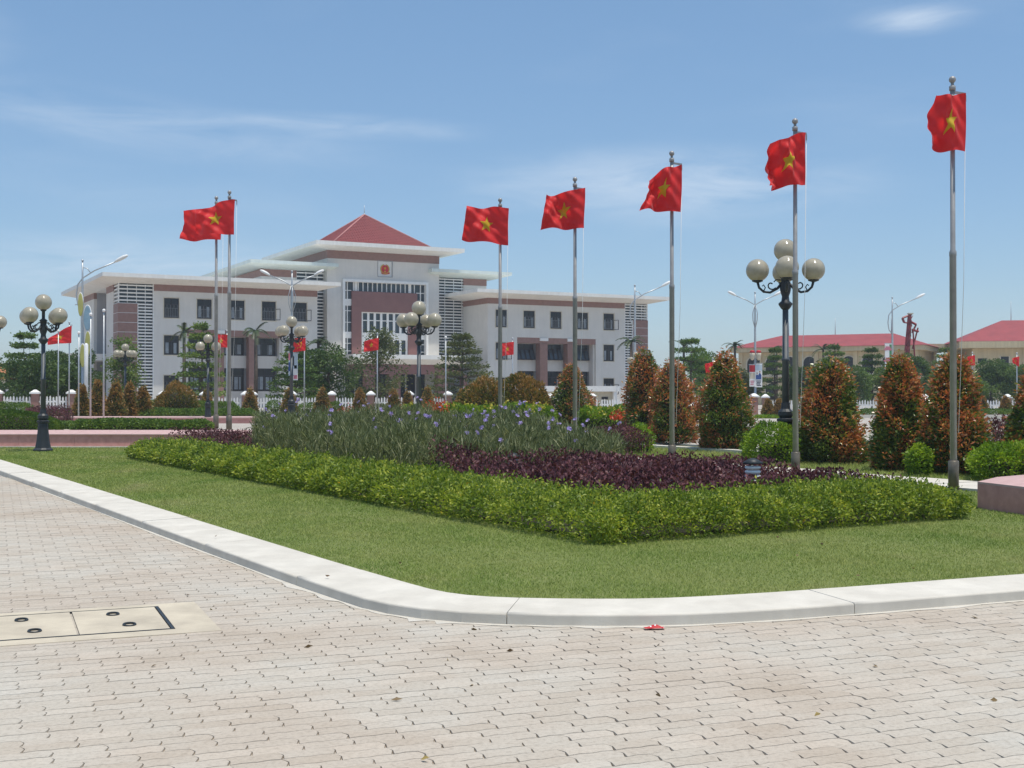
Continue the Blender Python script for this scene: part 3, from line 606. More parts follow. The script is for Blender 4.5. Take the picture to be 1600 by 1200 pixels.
# --- left wing
UL = [U(p) for p in (256, 307.6, 359.6, 409, 458)]; WW = 1.42; LE = 19.70
ops = [(u, u+WW, *R1) for u in UL] + [(UL[0], UL[0]+WW, *R2), (UL[0], UL[0]+WW, *R3)]
rc0, rc1 = U(292), U(441); ops.append((rc0, rc1, G0, 7.9))
part('front_wall', holes(3.33, LE, G0, ZB, 0, 0.3, ops), M['wall']); part('brown_band', [(3.33, LE, -0.02, 0.3, ZB, ZT)], M['brown'])
for i, u in enumerate(UL): window(u, 0, R1[0], WW, R1[1]-R1[0], casement=(i >= 3), curtain=(0.5 if i in (1, 2) else 0))
window(UL[0], 0, R2[0], WW, R2[1]-R2[0], grille=False, curtain=0.6); window(UL[0], 0, R3[0], WW, R3[1]-R3[0], casement=1)
def recess(u0, u1, cols):
    part('recess_wall', [(u0-0.3, u1+0.3, 1.26, 1.3, G0, 1.9), (u0-0.3, u1+0.3, 1.22, 1.3, 4.2, 5.45), (u0-0.3, u1+0.3, 1.22, 1.3, 7.25, 7.9), (u0, u0+0.2, 0.31, 1.21, G0, 7.9), (u1-0.2, u1, 0.31, 1.21, G0, 7.9)], M['wall'])
    part('recess_beam', [(u0, u1, 0.06, 0.9, 7.28, 7.895)], M['brown'])
    for (c0, c1) in cols:
        c = part('recess_column', [(c0, c1, -0.02, 1.0, G0, 7.27)], M['brown'])
        part('column_cap', [(c0-0.05, c1+0.05, -0.12, 0.05, 7.55, 7.88)], M['white'], c)
    e = [u0+0.2] + [x for c in cols for x in c] + [u1-0.2]
    return [(e[i], e[i+1]) for i in range(0, len(e), 2)]
bays = recess(rc0, rc1, [(U(339), U(350)), (U(389), U(400))])
for (a, b) in bays:
    w = b-a-0.3
    window(a+0.15, 1.2, 5.45, w, 1.8, nm=3, grille=False, curtain=0.7, surround=False); window(a+0.15, 1.2, 1.9, w, 2.3, nm=4, grille=False, curtain=0.9, surround=False)
# left corner: louvred strip, clad corner block with open joints
louvres(1.89, 3.25, 0.05, 0.6, 10.3, 0.30, posts=(2.57,)); louvres(0.12, 3.25, 0.05, 10.32, 12.1, 0.30, posts=(0.9, 1.75, 2.57))
part('corner_post', [(3.25, 3.33, 0, 0.3, G0, ZT), (1.80, 1.89, 0.02, 0.2, G0, 10.3), (0, 0.12, 0, 0.12, 10.3, ZT)], M['louvre'])
SV = 2.3
louvres(0.14, SV, 0.05, 10.32, 12.1, 0.30, posts=(1.2,), side=True)
nco = 11; hz = (10.28-G0)/nco
for i in range(nco): part('cladding_panel', [(-0.02, 1.80, -0.02, 0.25, G0+i*hz, G0+(i+1)*hz-0.05), (-0.02, 0.25, 0.25, SV, G0+i*hz, G0+(i+1)*hz-0.05)], M['brown'])
part('cladding_joint', [(0.005, 1.78, 0.005, 0.2, G0, 10.28), (0.005, 0.2, 0.2, SV, G0, 10.28)], M['white'])
# left side wall with its deep recess
part('side_wall', [(0, 0.3, SV, 6.15, G0, ZB), (0, 0.3, 13.4, WV1, G0, ZB)], M['wall']); part('side_band', [(-0.02, 0.3, SV, 6.15, ZB, ZT), (-0.02, 0.3, 13.4, WV1, ZB, ZT), (2.6, 2.9, 6.15, 13.4, ZB-0.6, ZT)], M['brown'])
part('side_recess', [(2.62, 2.92, 6.15, 13.4, G0, ZB-0.6), (0.3, 2.62, 6.0, 6.15, G0, ZT), (0.3, 2.62, 13.4, 13.55, G0, ZT)], M['wall_grey'])  # recess coloured darker than the side walls to carry its shade
part('side_canopy', [(-5.2, 2.6, 6.4, 13.2, 4.95, 5.6)], M['slab']); part('canopy_column', [(-4.6, -4.2, 7.0, 7.4, G0, 4.95), (-4.6, -4.2, 12.2, 12.6, G0, 4.95)], M['brown_dark'])
part('side_door', [(2.55, 2.615, 8.5, 11.2, G0, 2.9)], M['glass_dark'])
part('inner_wall', [(LE-0.3, LE, 0.3, 6.15, G0, ZB), (LE-0.3, LE, 6.15, WV1, G0, ZT), (0.3, LE, WV1-0.3, WV1, G0, ZT)], M['wall']); part('inner_band', [(LE-0.3, LE+0.02, 0.3, 6.15, ZB, ZT)], M['brown'])
roof_slab('roof_slab', -1.76, 21.5, -2.0, WV1+2, ZT, 12.55, 12.92, (1.76, 1.8, 2.0, 2.0), M['slab'])
# --- right wing
RS, RE = 39.14, 60.1
UR = [U(p) for p in (774.5, 818, 860, 902, 943)]
ops = [(u, u+WW, *R1) for u in UR] + [(UR[0], UR[0]+WW, *R2), (UR[4], UR[4]+WW, *R2), (UR[0], UR[0]+WW, *R3), (UR[4], UR[4]+WW, *R3)]
rr0, rr1 = U(808), U(931); ops.append((rr0, rr1, G0, 7.9))
part('front_wall', holes(RS, 56.9, G0, ZB, 0, 0.3, ops), M['wall']); part('brown_band', [(RS, 56.9, -0.02, 0.3, ZB, ZT)], M['brown'])
for i, u in enumerate(UR): window(u, 0, R1[0], WW, R1[1]-R1[0], casement=(i == 4), curtain=(0.6 if i in (0, 3) else 0.3))
for u, r, g, c in ((UR[0], R2, True, 1), (UR[4], R2, False, 0), (UR[0], R3, True, 0), (UR[4], R3, True, 1)): window(u, 0, r[0], WW, r[1]-r[0], grille=g, casement=c, curtain=0.5)
bays = recess(rr0, rr1, [(U(844), U(855.5)), (U(887), U(900))])
for (a, b) in bays:
    w = b-a-0.3
    window(a+0.15, 1.2, 5.45, w, 1.8, nm=4, grille=False, awning=True, surround=False); window(a+0.15, 1.2, 1.9, w, 2.3, nm=4, grille=False, curtain=0.4, surround=False)
part('side_wall', [(RS, RS+0.3, 0.3, WV1, G0, ZB)], M['wall']); part('side_band', [(RS-0.02, RS+0.3, 0.3, WV1, ZB, ZT)], M['brown'])
part('end_wall', [(RE-0.3, RE, 0.3, WV1, G0, ZT), (RS+0.3, RE-0.3, WV1-0.3, WV1, G0, ZT)], M['wall'])
louvres(56.98, 58.0, 0.05, 0.6, 10.2, 0.30, posts=(57.5,)); louvres(56.98, RE-0.12, 0.05, 10.22, 12.1, 0.30, posts=(57.8, 58.6, 59.4))
part('corner_post', [(56.9, 56.98, 0, 0.3, G0, ZT), (58.0, 58.08, 0.02, 0.2, G0, 10.2), (RE-0.12, RE, 0, 0.3, 10.2, ZT)], M['louvre'])
for i in range(nco): part('cladding_panel', [(58.08, RE+0.02, -0.02, 0.3, G0+i*hz, G0+(i+1)*hz-0.05)], M['brown'])
part('cladding_joint', [(58.09, RE+0.005, 0.005, 0.3, G0, 10.18)], M['white'])
roof_slab('roof_slab', 36.9, 61.9, -2.0, WV1+2, ZT, 12.55, 12.92, (2.24, 1.8, 2.0, 2.0), M['slab'])
# --- higher core block between the wings, with mint soffit
CV = 6.15; c0_, c1_ = U(408, CV), U(760, CV); czt = 15.42
lv0, lv1 = U(463, CV), 22.55
part('core_wall', [(c0_, lv0, CV, CV+0.3, 12.0, 14.0), (39.15, c1_, CV, CV+0.3, 12.0, 14.0), (c0_, c0_+0.3, CV+0.3, 24, 11, 14.0), (c1_-0.3, c1_, CV+0.3, 24, 11, 14.0), (c0_+0.3, c1_-0.3, 23.7, 24, G0, 14.5)], M['wall'])
part('core_band', [(c0_-0.02, lv0, CV-0.02, CV+0.3, 14.0, 14.75), (c0_-0.02, c0_+0.3, CV+0.3, 24, 14.0, 14.75)], M['brown'])
part('core_band', [(39.15, c1_+0.02, CV-0.02, CV+0.3, 14.0, 14.75), (c1_-0.3, c1_+0.02, CV+0.3, 24, 14.0, 14.75)], M['brown'])
louvres(lv0, lv1, CV, 11.9, 14.7, 0.35, posts=(lv0+0.05, lv0+1.1, lv1-0.7)); louvres(LE+0.02, lv1, CV, G0+0.3, 11.9, 0.35, posts=(21.0,))
louvres(35.72, 39.1, CV, 5.4, 14.7, 0.33, posts=(35.8, 36.9, 38.0, 39.02))
part('core_mass', [(LE+0.02, 22.4, CV+0.5, CV+0.8, G0, 14.7), (35.8, 39.1, CV+0.5, CV+0.8, G0, 14.7)], M['wall_grey'])
roof_slab('upper_roof_slab', U(391, 4.15), U(529, 4.15), 4.15, 26, 14.75, 15.15, 15.5, (2.2, 0.5, 2.0, 2.0), M['slab_mint'])
roof_slab('upper_roof_slab', U(675, 4.15), U(800, 4.15), 4.15, 26, 14.75, 15.15, 15.5, (0.5, 1.4, 2.0, 2.0), M['slab_mint'])
window(c0_+1.6, CV, 12.35, 0.95, 1.5, grille=False, surround=False)
# --- central tower
TV = 5.2; t0, t1 = U(511, TV), U(686, TV); tm = (t0+t1)/2
TU = lambda px: U(px, TV)
TZ = lambda py, px: Zb(py, U(px, TV), TV)
ztw = TZ(390, 511); zbd = TZ(403, 511)                           # wall head and lower edge of the brown band
f0, f1, fz = TU(535), TU(668), TZ(437.5, 575)
em0, em1, ez0, ez1 = TU(590.5), TU(612.5), TZ(432, 601), TZ(408, 601)
part('tower_wall', holes(t0, t1, 5.0, zbd, TV, TV+0.6, [(f0, f1, 5.0, fz), (em0, em1, ez0, ez1)]) , M['wall'])
part('tower_side_wall', [(t0, t0+0.3, TV+0.6, 21, 5.0, zbd), (t1-0.3, t1, TV+0.6, 21, 5.0, zbd), (t0+0.3, t1-0.3, 20.7, 21, 5.0, zbd)], M['wall'])
part('tower_base_wall', [(t0, t0+2.0, TV, TV+0.3, G0, 5.0)], M['wall']); part('tower_base_wall', [(t1-1.6, t1, TV, TV+0.3, G0, 5.0)], M['wall'])
part('tower_band', [(t0-0.02, t1+0.02, TV-0.02, TV+0.6, zbd, ztw), (t0-0.02, t0+0.3, TV+0.6, 21, zbd, ztw), (t1-0.3, t1+0.02, TV+0.6, 21, zbd, ztw)], M['brown'])
# emblem in its shallow square niche: gold wreath, red disc, star, cog and ribbon
nic = part('emblem_panel', [(em0, em1, TV+0.10, TV+0.2, ez0, ez1)], M['white'])
part('niche_shadow_rim', [(em0-0.06, em0, TV-0.05, TV+0.1, ez0-0.06, ez1+0.06), (em1, em1+0.06, TV-0.05, TV+0.1, ez0-0.06, ez1+0.06), (em0, em1, TV-0.05, TV+0.1, ez1, ez1+0.06), (em0, em1, TV-0.05, TV+0.1, ez0-0.06, ez0)], M['wall_grey'], nic)  # grey rim stands in for the shadow along the niche edge
ec = ((em0+em1)/2, TV+0.08, (ez0+ez1)/2 - 0.02); R_ = 0.54
def disc(r, d, n=28, a0=0.0, sc=1.0): return [(r*cos(a0+2*pi*i/n), -d, sc*r*sin(a0+2*pi*i/n)) for i in range(n)]
mb = MB(); mb.rings([disc(R_*0.80, 0.0), disc(R_*0.80, 0.05)], smooth=False)
em = mb.build('emblem', M['print_red'], nic, ec)
mb = MB()
for sgn in (-1, 1):
    for k in range(9):
        a = radians(-70 + k*17.5); c = (sgn*R_*0.92*cos(a), -0.06, R_*0.92*sin(a)); d = a + sgn*0 + pi/2 - 0.35
        ux, uz = cos(d)*sgn, sin(d)
        mb.add([(c[0]-ux*0.11, -0.05, c[2]-uz*0.11), (c[0]+uz*0.05, -0.075, c[2]-ux*0.05), (c[0]+ux*0.11, -0.05, c[2]+uz*0.11), (c[0]-uz*0.05, -0.075, c[2]+ux*0.05)], [(0, 1, 2, 3), (3, 2, 1, 0)])
mb.tube([(R_*0.90*cos(q), -0.05, R_*0.90*sin(q)) for q in np.linspace(radians(115), radians(425), 26)], 0.06, 6); mb.build('emblem_wreath', M['gold'], nic, ec)
st = []
for i in range(10): r = R_*(0.34 if i % 2 == 0 else 0.135); a = pi/2 + i*pi/5; st.append((r*cos(a), r*sin(a)+R_*0.16))
mb = MB(); mb.rings([[(x, -0.052, z) for x, z in st], [(x, -0.075, z) for x, z in st]], smooth=False); mb.build('emblem_star', M['flag_yellow'], nic, ec)
mb = MB(); cog = [(R_*(0.20 if i % 4 < 2 else 0.16)*cos(2*pi*i/32), R_*(0.20 if i % 4 < 2 else 0.16)*sin(2*pi*i/32)-R_*0.52) for i in range(32)]
mb.rings([[(x, -0.052, z) for x, z in cog], [(x, -0.07, z) for x, z in cog]], smooth=False); mb.build('emblem_cog', M['gold'], nic, ec)
mb = MB()
for i in range(8):
    x = -0.42+i*0.12; z = -R_*0.80 - 0.06*sin(pi*i/7); z2 = -R_*0.80 - 0.06*sin(pi*(i+1)/7); mb.add([(x, -0.085, z-0.09), (x+0.12, -0.085, z2-0.09), (x+0.12, -0.085, z2+0.09), (x, -0.085, z+0.09), (x, -0.03, z-0.09), (x+0.12, -0.03, z2-0.09), (x+0.12, -0.03, z2+0.09), (x, -0.03, z+0.09)], [(0,1,2,3),(7,6,5,4),(0,4,5,1),(3,2,6,7)])
mb.build('emblem_ribbon', M['print_red'], nic, ec)
# curtain wall: white frame, dark glass, mauve portal with a second window band
part('curtain_glass', [(f0+0.05, f1-0.05, TV+0.45, TV+0.5, 5.0, fz-0.05)], M['glass_blue'])
part('curtain_frame', [(f0-0.02, f0+0.24, TV-0.22, TV+0.44, 5.0, fz+0.02), (f1-0.24, f1+0.02, TV-0.22, TV+0.44, 5.0, fz+0.02), (f0+0.24, f1-0.24, TV-0.22, TV+0.44, fz-0.26, fz+0.02)], M['white'])
p0_, p1_, pz = TU(550.5), TU(652.5), TZ(456.5, 600)
i0_, i1_, iz = TU(565.5), TU(638.5), TZ(488, 600)
part('mauve_portal', holes(p0_, p1_, 4.9, pz, TV+0.1, TV+0.43, [(i0_, i1_, 4.9, iz)]), M['brown_dark'])
def mull(us, z0, z1, v, w=0.05): return [(u-w, u+w, v, v+0.1, z0, z1) for u in us]
top0, top1 = pz+0.05, fz-0.25
for u in np.linspace(p0_+0.25, p1_-0.25, 14): part('mullion', mull([u], top0, top1, TV+0.33), M['white'])
part('mullion', mull([TU(557.5), TU(642.0)], top0, top1, TV+0.3, 0.16), M['white'])
for (a, b) in ((f0+0.22, p0_), (p1_, f1-0.22)):
    part('mullion', mull([a+(b-a)*0.5], 5.0, top1, TV+0.33), M['white'])
    for (py0, py1) in ((466.5, 477), (518, 528)):
        part('spandrel', [(a, b, TV+0.30, TV+0.43, TZ(py1, 542), TZ(py0, 542))], M['white'])
    for py in (453, 485, 503, 536, 548): part('transom', [(a, b, TV+0.34, TV+0.42, TZ(py, 542)-0.04, TZ(py, 542)+0.04)], M['white'])
for u in np.linspace(i0_+0.1, i1_-0.1, 8): part('mullion', mull([u], 5.2, iz, TV+0.3, 0.13 if True else 0.1), M['white'])
part('spandrel', [(i0_, i1_, TV+0.25, TV+0.40, TZ(531, 600), TZ(520, 600)), (i0_, i1_, TV+0.25, TV+0.43, iz-0.12, iz), (i0_, i0_+1.0, TV+0.24, TV+0.39, 5.0, TZ(531, 600)), (TU(626), TU(634)-0.2, TV+0.22, TV+0.35, 5.0, 5.2)], M['white'])
part('transom', [(i0_, i1_, TV+0.33, TV+0.41, TZ(501, 600)-0.05, TZ(501, 600)+0.05)], M['white'])
# entrance porch
PVF = 0.4; q0, q1 = U(552, PVF), U(736, PVF); zc = Zb(554.5, (q0+q1)/2, PVF)
mb = MB(); mb.rings([[(q0+0.7, PVF+0.7, zc-1.0), (q1-0.7, PVF+0.7, zc-1.0), (q1-0.7, TV, zc-1.0), (q0+0.7, TV, zc-1.0)], [(q0, PVF, zc-0.45), (q1, PVF, zc-0.45), (q1, TV, zc-0.45), (q0, TV, zc-0.45)], [(q0, PVF, zc), (q1, PVF, zc), (q1, TV, zc), (q0, TV, zc)]], smooth=False); mb.build('porch_canopy', M['slab'], GB)
part('porch_beam', [(q0+0.8, q1-0.8, PVF+0.8, PVF+1.3, zc-2.05, zc-1.01), (q0+0.8, q0+1.3, PVF+1.3, TV, zc-2.05, zc-1.01), (q1-1.3, q1-0.8, PVF+1.3, TV, zc-2.05, zc-1.01)], M['brown_dark'])
for px0, px1 in ((572, 586), (608, 626), (685, 700), (722, 730)):
    a = U(px0, PVF+0.8); b = U(px1, PVF+0.8); part('porch_column', [(a, b, PVF+0.82, PVF+0.82+min(b-a, 1.0), G0, zc-2.06)], M['brown_dark'])
part('porch_glass', [(t0+2.0, t1-1.6, TV+0.2, TV+0.26, G0, 5.0)], M['glass_dark'])
for u in np.linspace(t0+2.0, t1-1.6, 9): part('door_mullion', [(u-0.06, u+0.06, TV+0.08, TV+0.19, G0, 4.9)], M['white'] if abs(u-tm) > 1 else M['dark_frame'])
part('porch_step', [(q0-0.5, q1+0.5, PVF-0.2, TV, 0.1, G0+0.12), (q0-0.9, q1+0.9, PVF-0.6, PVF-0.2, 0.1, G0)], M['kerb'])
part('porch_curtain', [(TU(672), TU(680), TV+0.12, TV+0.18, G0+0.3, 3.4)], M['curtain'])
# tower roof slab and tiled pyramid
r0, r1 = U(494, TV-2), U(726, TV-2); zr = Zb(374.5, r0, TV-2)
roof_slab('tower_roof_slab', r0, r1, TV-2, 23, ztw-0.02, zr-0.42, zr, (t0-r0, r1-t1, 2.0, 2.0), M['slab'])
PVv = TV+0.8; b0, b1 = U(521, PVv), U(673, PVv); dep = b1-b0; ap = ((b0+b1)/2, PVv+dep/2); za = Zb(337.5, *ap); zb_ = zr+0.03
rr = MB().box(b0, b1, PVv, PVv+dep, zb_-0.02, zb_+0.12).build('roof_plinth', M['slab'], GB)
NR = 19; mbt = MB()
cor = [(b0-0.15, PVv-0.15), (b1+0.15, PVv-0.15), (b1+0.15, PVv+dep+0.15), (b0-0.15, PVv+dep+0.15)]
for s in range(4):
    A, B = np.array(cor[s]), np.array(cor[(s+1) % 4]); C = np.array(ap)
    for k in range(NR):
        s0, s1 = k/NR, min((k+1.25)/NR, 1.0)
        zl = zb_+0.12+(za-zb_)*s0; zh = zb_+0.12+(za-zb_)*s1
        a0, b0_, a1, b1__ = A+(C-A)*s0, B+(C-B)*s0, A+(C-A)*s1, B+(C-B)*s1
        nn = max(1, int(np.linalg.norm(b0_-a0)/0.30))
        nrm = np.array([(B-A)[1], -(B-A)[0]]); nrm /= np.linalg.norm(nrm)
        for i in range(nn):                                      # pan tiles: each with a raised middle and a lower lip
            u0, u1, um = i/nn, (i+1)/nn, (i+0.5)/nn
            P = lambda t, a, b: a+(b-a)*t
            mbt.add([(*(P(u0, a0, b0_)+nrm*0.03), zl+0.02), (*(P(um, a0, b0_)+nrm*0.05), zl+0.075), (*(P(u1, a0, b0_)+nrm*0.03), zl+0.02), (*P(u1, a1, b1__), zh), (*P(um, a1, b1__), zh+0.03), (*P(u0, a1, b1__), zh)], [(0, 1, 4, 5), (1, 2, 3, 4), (2, 1, 0)])
stuff(mbt.build('roof_tile', M['tile'], GB))
mb = MB()
for c in cor: mb.tube([(c[0], c[1], zb_+0.16), (ap[0], ap[1], za+0.18)], 0.09, 6)
mb.build('hip_cap', surf('pale_ridge_cap', (0.50, 0.22, 0.2), (0.42, 0.17, 0.16), 0.7), GB)
MB().tube([(ap[0], ap[1], za), (ap[0], ap[1], za+1.25)], [0.05, 0.02], 6).sphere((ap[0], ap[1], za+0.18), 0.13, 8, 6).build('lightning_rod', M['galv'], GB)
# interior masses so that nothing shows through
part('inner_core', [(3.2, LE-0.6, 1.6, WV1-1, G0, 11.9), (RS+0.6, RE-0.6, 1.6, WV1-1, G0, 11.9), (t0+0.5, t1-0.5, TV+1.2, 20, G0, zbd-0.2), (c0_+0.6, t0-0.2, CV+1.0, 23, 8, 14.5), (t1+0.2, c1_-0.6, CV+1.0, 23, 8, 14.5)], M['wall_grey'])

# small white gatehouse before the right wing
gx = at(918, 96); gh = thing('gatehouse', 'small white gatehouse with flat roof and side vents below the right wing', 'gatehouse', (gx, 96, 0.25), radians(8))
MB().box(-2.9, 2.15, 0, 3, 0, 1.55).build('wall', M['cream_trim'], gh); MB().box(-3.3, 2.5, -0.5, 3.4, 1.56, 1.98).build('roof', M['white'], gh)
for k in range(3): MB().box(1.1, 1.6, -0.03, 0.02, 0.95-0.33*k, 1.15-0.33*k).build('vent_slat', M['dark_frame'], gh)
MB().box(1.95, 2.2, -0.45, -0.01, 0, 1.55).build('corner_pier', M['white'], gh)

# ------------------------------------------------------------------ yellow buildings with red hip roofs, far right
def hip(mb, w, d, z0, h, ov, inset):
    x0, x1, y0, y1 = -ov, w+ov, -ov, d+ov; ym = d/2
    mb.add([(x0, y0, z0), (x1, y0, z0), (x1, y1, z0), (x0, y1, z0), (x0+inset, ym, z0+h), (x1-inset, ym, z0+h)], [(0, 1, 5, 4), (1, 2, 5), (2, 3, 4, 5), (3, 0, 4), (3, 2, 1, 0)]); return mb
def arch(w, h, n=8):
    return [(-w/2, 0), (w/2, 0)] + [(w/2*cos(pi*i/n), h-w/2+w/2*sin(pi*i/n)) for i in range(n+1)]
def arch_window(parent, x, z, w, h):
    def f():
        mb = MB(); A = arch(w, h); mb.rings([[(p[0], -0.02, p[1]) for p in A], [(p[0], 0.1, p[1]) for p in A]], smooth=False); return mb
    def t():
        mb = MB(); A = arch(w+0.3, h+0.15); B = arch(w, h); n = len(A); mb.v += [(p[0], -0.08, p[1]-0.0) for p in A] + [(p[0], -0.08, p[1]) for p in B]
        for i in range(1, n): mb.f.append((i, (i+1) % n, n+(i+1) % n, n+i)); mb.sm.append(False); mb.mi.append(0)
        return mb
    o = cached(('aw', w, h), 'window', f, M['glass_dark'], parent, (x, 0, z)); cached(('at', w, h), 'window_trim', t, M['cream_trim'], o)
    cached(('am', w, h), 'mullion', lambda: MB().box(-0.04, 0.04, -0.06, -0.03, 0, h-0.05).box(-w/2, w/2, -0.06, -0.03, h*0.55, h*0.55+0.08), M['dark_frame'], o)
P0 = np.array([at(1154, 160.0), 160.0]); P1 = np.array([at(1437, 150.0), 150.0]); LEN = float(np.linalg.norm(P1-P0)); ang = atan2(P1[1]-P0[1], P1[0]-P0[0])
yb = thing('school_building', 'long cream yellow building with low red roof and arched windows seen behind the lamp', 'building', (*P0, 0), ang)
MB().box(0, LEN, 0, 12, 0.2, 6.9).build('wall', M['yellow'], yb); MB().box(-0.8, LEN+0.8, -0.8, 12.8, 6.92, 7.5).build('eaves', M['yellow'], yb)
hip(MB(), LEN, 12, 7.52, 1.75, 1.0, 5.0).build('roof', M['tile_far'], yb)
for i in range(9): arch_window(yb, 1.9+i*LEN/9.3, 4.2, 1.5, 2.1)
for i in range(9): arch_window(yb, 1.9+i*LEN/9.3, 0.9, 1.5, 2.1)
for i in range(10): MB().box(0.35+i*LEN/9.3-0.25, 0.35+i*LEN/9.3+0.25, -0.25, -0.01, 0.2, 6.9).build('pilaster', M['yellow'], yb)
MB().box(-0.1, LEN+0.1, -0.35, -0.26, 3.8, 4.15).build('string_course', M['cream_trim'], yb)
for xx in (5, 11, 18): MB().tube([(xx, 6, 9.0), (xx, 6, 11.4)], [0.05, 0.02], 5).build('lightning_rod', M['galv'], yb)
yc = thing('school_building', 'cream yellow building with peaked red roof at the right edge behind the tall flagpole', 'building', (at(1509, 150), 150, 0), radians(-11))
MB().box(0.8, 40, 0, 14, 0.2, 7.1).build('wall', M['yellow'], yc); MB().box(-0.9, 41, -1.2, 15, 7.12, 7.9).build('eaves', M['yellow'], yc)
hip(MB(), 40, 14, 7.92, 2.9, 1.2, 6.6).build('roof', M['tile_far'], yc)
f = MB().box(4.0, 4.9, -0.03, 0.1, 3.7, 6.1).build('door', M['glass_dark'], yc); MB().box(3.85, 4.0, -0.06, 0.1, 3.6, 6.2).box(4.9, 5.05, -0.06, 0.1, 3.6, 6.2).build('frame', M['cream_trim'], f)
for x, w in ((1.4, 0.95), (8.0, 0.9), (10.5, 0.9)):
    f = MB().box(x, x+w, -0.03, 0.1, 5.3, 5.9).build('vent_window', M['glass_dark'], yc); MB().box(x-0.1, x+w+0.1, -0.05, 0.05, 5.2, 5.29).build('sill', M['cream_trim'], f)
for x in (6.6, 12.5, 17, 22): MB().box(x-0.12, x+0.12, -0.12, -0.01, 3.4, 7.1).build('pilaster', M['yellow'], yc)
MB().box(0.7, 40, -0.3, -0.13, 3.2, 3.55).build('string_course', M['cream_trim'], yc)
MB().tube([(6.5, 7, 10.4), (6.5, 7, 13.2)], [0.05, 0.02], 5).build('lightning_rod', M['galv'], yc)
br = thing('link_bridge', 'cream covered balcony walkway linking the two yellow buildings', 'walkway', (at(1440, 158), 158, 0), radians(5))
MB().box(0, 5.2, 0, 2.4, 7.4, 8.0).build('roof_beam', M['yellow'], br); MB().box(0, 5.2, 0, 2.4, 3.7, 4.1).build('floor_slab', M['yellow'], br); MB().box(0, 5.2, 0, 0.2, 5.0, 5.18).build('rail', M['cream_trim'], br)
for i in range(13): cached('bal', 'baluster', lambda: MB().lathe([(0.05, 0), (0.09, 0.25), (0.05, 0.5), (0.07, 0.88)], 6), M['cream_trim'], br, (0.3+i*0.38, 0.1, 4.11))
for x in (0.1, 1.7, 4.7): MB().box(x, x+0.4, 0.25, 0.65, 0.2, 7.39).build('column', M['yellow'], br)
# orange roofed house at far left
oh = thing('house', 'house with orange tiled roof peeping past the trees at the far left', 'house', (at(-40, 110), 110, 0.2), 0.2)
MB().box(0, 5.5, 0, 6, 0, 2.7).build('wall', M['wall'], oh); hip(MB(), 5.5, 6, 2.7, 1.5, 0.5, 2.0).build('roof', M['orange_tile'], oh); MB().box(1.5, 2.6, -0.04, 0.1, 0.9, 2.0).build('window', M['glass_dark'], oh)
# ------------------------------------------------------------------ flagpoles and flags
def flagpole(label, x, y, z, H, group, slim=1.0):
    t = thing('flagpole', label, 'flagpole', (x, y, z), 0, group); s = slim
    MB().lathe([(0.082*s, 0), (0.082*s, 0.46), (0.07*s, 0.47)], 14).build('base_sleeve', M['sleeve'], t)
    MB().lathe([(0.053*s, 0.0), (0.052*s, H*0.565), (0.056*s, H*0.566), (0.056*s, H*0.575), (0.040*s, H*0.580), (0.036*s, H*0.965)], 14).build('pole', M['steel'], t)
    MB().sphere((0, 0, H-0.055*s), 0.055*s, 14, 10).lathe([(0.05*s, H*0.965), (0.052*s, H*0.975), (0.025*s, H*0.978), (0.025*s, H-0.1*s)], 12).build('finial', M['steel'], t)
    zb = H - 0.27*s; mb = MB(); mb.add([(0.0, -0.012, zb), (0.21*s, -0.012, zb-0.035*s), (0.21*s, 0.012, zb-0.035*s), (0, 0.012, zb), (0, -0.012, zb+0.04*s), (0.21*s, -0.012, zb+0.005*s), (0.21*s, 0.012, zb+0.005*s), (0, 0.012, zb+0.04*s)], [(0,3,2,1),(4,5,6,7),(0,1,5,4),(1,2,6,5),(2,3,7,6),(3,0,4,7)])
    mb.box(0.195*s, 0.215*s, -0.012, 0.012, zb-0.13*s, zb-0.03*s); mb.build('bracket', M['steel'], t)
    MB().tube([(0.205*s, 0, zb-0.1), (0.17*s, 0, H*0.5), (0.08, 0, 0.9)], 0.005, 5).build('halyard', M['white'], t); return t
